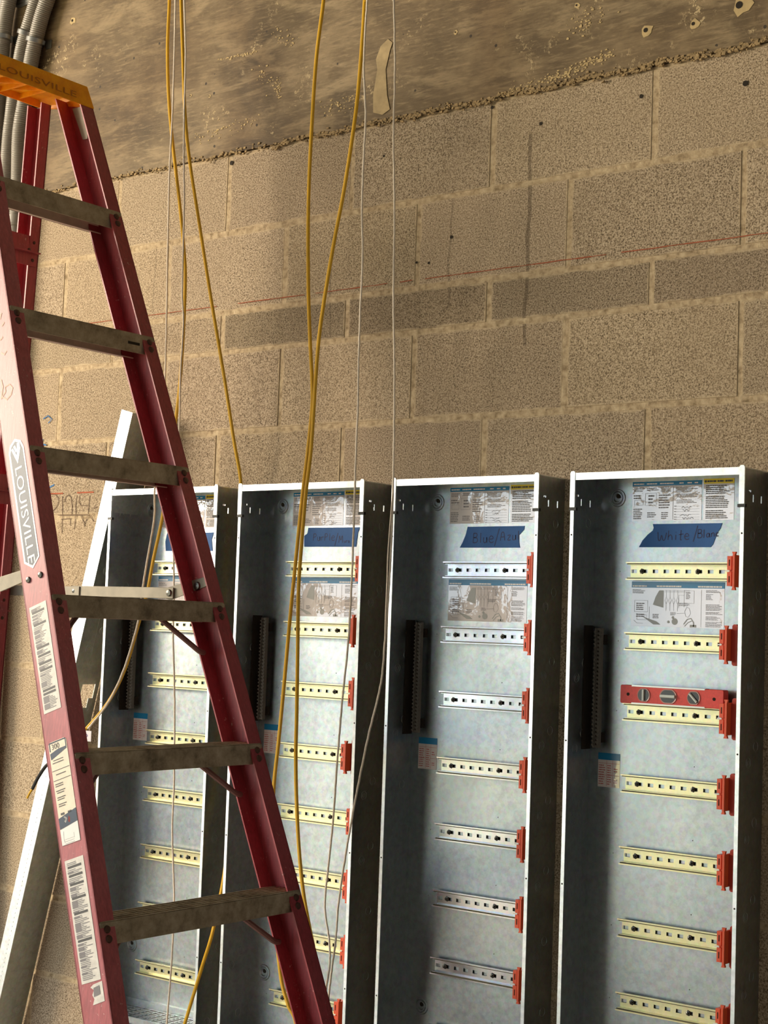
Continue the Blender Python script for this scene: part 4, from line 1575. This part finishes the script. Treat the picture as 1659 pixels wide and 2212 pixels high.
# steel bracket crossing behind the conduits at the very top
c0, c1, c2 = at(-20, -6, -.011), at(40, 13, -.011), at(62, 3, -.011)
m = MB()
for a, b in ((c0, c1), (c1, c2)):
    m.hexa([a + Vector((0, 0, -.006)), b + Vector((0, 0, -.006)), b + Vector((0, .004, -.006)), a + Vector((0, .004, -.006)),
            a + Vector((0, 0, .004)), b + Vector((0, 0, .004)), b + Vector((0, .004, .004)), a + Vector((0, .004, .004))])
m.box(c0.x, c2.x + .03, -.013, -.0065, c1.z + .006, c1.z + .06)
tag(m.build('wall_bracket', M_STRAP, None), 'grey steel bracket on the beam behind the conduits, top left corner', 'bracket')


# ------------------------------------------------------------------ cables and cords
def cable(name, label, cat, segs, r, mat, group, wob=0.0):
    if mat is M_CW:
        r *= 1.15
    pts = [at(x, y, d) for x, y, d in segs]
    pts.insert(0, Vector((pts[0].x, pts[0].y, 3.345)))
    if segs[-1][1] > 2200:
        pts.append(Vector((pts[-1].x + 0.01, pts[-1].y - 0.03, 0.12)))
        pts.append(Vector((pts[-1].x + 0.05, pts[-1].y - 0.08, 0.006)))
        pts.append(Vector((pts[-1].x + 0.10, pts[-1].y - 0.10, 0.005)))
    path = smooth_path(pts, 10)
    if wob:
        path = [p + Vector((random.uniform(-wob, wob), 0, 0)) for p in path]
    mb = MB().tube(path, r, 8)
    return tag(mb.build(name, mat, None, smooth=True), label, cat, group)


GY, GW = 'yellow cables hanging from above', 'thin white pull cords hanging from above'
cA = cable('yellow_cable', 'left yellow cable curving across the leftmost cabinet, its black taped end past the ladder', 'cable',
      [(366, -60, -.16), (366, 0, -.16), (362, 100, -.16), (364, 200, -.16), (372, 300, -.16), (388, 440, -.16), (399, 560, -.16), (400, 620, -.16), (396, 720, -.16), (390, 810, -.16), (383, 880, -.16), (370, 980, -.16), (352, 1110, -.15), (331, 1210, -.145),
       (318, 1280, -.145), (300, 1345, -.145), (272, 1440, -.145), (238, 1510, -.145), (192, 1568, -.145), (140, 1618, -.145), (112, 1644, -.145)], .0041, M_CY, GY)
m = MB().tube(smooth_path([at(x, y, -.145) for x, y in ((112, 1644), (98, 1656), (82, 1680), (70, 1704))], 8), .0044, 8)
m.build('taped_end', M_BLACK, cA, smooth=True, label='black taped end')
m = MB().tube(smooth_path([at(x, y, -.145) for x, y in ((70, 1704), (64, 1714), (59, 1724))], 4), .0030, 8)
m.build('cut_tip', M_CY, cA, smooth=True)
cable('yellow_cable', 'yellow cable dropping into the gap between the two leftmost cabinets', 'cable',
      [(391, -60, -.15), (391, 0, -.15), (395, 120, -.15), (400, 250, -.15), (410, 350, -.145), (430, 480, -.13), (455, 640, -.11), (485, 820, -.09), (505, 950, -.075), (520, 1040, -.050), (520, 1130, -.040), (516, 1250, -.040), (507, 1450, -.040), (496, 1700, -.045), (488, 1860, -.075),
       (462, 2002, -.125), (436, 2090, -.125), (399, 2212, -.125), (380, 2280, -.125)], .0041, M_CY, GY)
cable('yellow_cable', 'yellow cable, left strand of the middle pair at the beam', 'cable',
      [(702, -60, -.17), (699, 0, -.17), (683, 130, -.17), (672, 300, -.17), (666, 450, -.17), (666, 620, -.17), (670, 740, -.17), (674, 820, -.17), (674, 880, -.165), (664, 980, -.16), (654, 1063, -.155), (641, 1190, -.15), (627, 1330, -.15), (614, 1475, -.15), (602, 1600, -.15), (591, 1708, -.15),
       (588, 1850, -.15), (596, 2000, -.15), (607, 2112, -.15), (622, 2170, -.15), (640, 2230, -.15)], .0042, M_CY, GY)
cable('yellow_cable', 'yellow cable, right strand of the middle pair at the beam', 'cable',
      [(792, -60, -.20), (788, 0, -.20), (783, 80, -.20), (770, 230, -.20), (745, 400, -.20), (722, 520, -.20), (700, 650, -.20), (688, 740, -.20), (681, 830, -.19), (678, 880, -.185), (671, 980, -.18), (661, 1063, -.17), (651, 1180, -.165), (645, 1270, -.165), (643, 1400, -.165), (641, 1540, -.165), (639, 1620, -.165), (640, 1711, -.165),
       (645, 1821, -.165), (654, 1918, -.165), (666, 1990, -.165), (690, 2110, -.165), (712, 2240, -.165)], .0042, M_CY, GY)
cWA = cable('pull_cord', 'leftmost thin white cord, running along the curved yellow cable', 'cord',
      [(380, -60, -.175), (379, 0, -.175), (376, 150, -.175), (372, 260, -.175), (366, 380, -.175), (362, 560, -.17), (358, 780, -.17), (352, 900, -.165), (340, 1010, -.155), (334, 1062, -.15), (333, 1120, -.15), (316, 1222, -.15), (309, 1265, -.15), (303, 1310, -.15), (294, 1360, -.152), (266, 1450, -.152),
       (232, 1520, -.152), (190, 1574, -.152)], .0021, M_CW, GW, .0005)
m = MB()
a, b = at(186, 1578, -.155), at(196, 1602, -.155)
m.box(a.x - .006, b.x + .002, -.1565, -.155, b.z, a.z)
tg = m.build('cord_tag', M_TAG, cWA)
m = MB().ribbon([(a.x, -.1572, a.z - .006), (a.x + .008, -.1572, a.z - .012), (a.x + .002, -.1572, a.z - .018)], .002, (0, -1, 0))
m.build('tag_print', M_TAGP, tg)
cable('pull_cord', 'thin white cord hanging straight down over the leftmost cabinet', 'cord',
      [(398, -60, -.185), (398, 0, -.185), (401, 118, -.185), (398, 236, -.185), (397, 338, -.185), (398, 440, -.18), (395, 560, -.18), (394, 640, -.175), (396, 700, -.17), (390, 804, -.165), (387, 925, -.16), (380, 1050, -.15), (375, 1164, -.14), (376, 1288, -.14), (374, 1366, -.14), (377, 1500, -.14), (376, 1683, -.14),
       (372, 1798, -.14), (376, 1935, -.14), (371, 2072, -.14), (360, 2212, -.14), (356, 2270, -.14)], .0020, M_CW, GW, .0005)
cable('pull_cord', 'thin white cord hanging close beside the right middle yellow cable', 'cord',
      [(796, -60, -.21), (793, 0, -.21), (786, 140, -.21), (790, 250, -.21), (786, 330, -.21), (782, 450, -.205), (783, 560, -.20), (778, 680, -.19), (774, 800, -.18), (773, 880, -.175), (768, 1000, -.165), (766, 1079, -.16), (761, 1221, -.155), (753, 1380, -.15), (740, 1506, -.15), (732, 1600, -.15), (724, 1711, -.15),
       (715, 1821, -.15), (702, 1950, -.15), (711, 2032, -.15), (712, 2084, -.15), (703, 2150, -.15), (700, 2240, -.15)], .0020, M_CW, GW, .0005)
cD = cable('pull_cord', 'rightmost of the hanging thin white cords, alone at the beam', 'cord',
      [(851, -60, -.16), (851, 0, -.16), (853, 150, -.16), (850, 300, -.16), (852, 450, -.16), (850, 640, -.155), (852, 800, -.15), (851, 930, -.145), (850, 1000, -.14), (846, 1158, -.135), (840, 1270, -.135), (832, 1380, -.135), (823, 1475, -.14), (797, 1585, -.14), (775, 1690, -.14),
       (751, 1821, -.14), (732, 1946, -.14), (725, 2032, -.14), (718, 2084, -.14), (710, 2154, -.14), (706, 2240, -.14)], .0020, M_CW, GW, .0005)
m = MB().tube(smooth_path([at(x, y, -.139) for x, y in ((849, 1060), (843, 1130), (838, 1200), (836, 1262), (833, 1330), (832, 1378))], 8), .0016, 8)
m.build('doubled_strand', M_CW, cD, smooth=True)
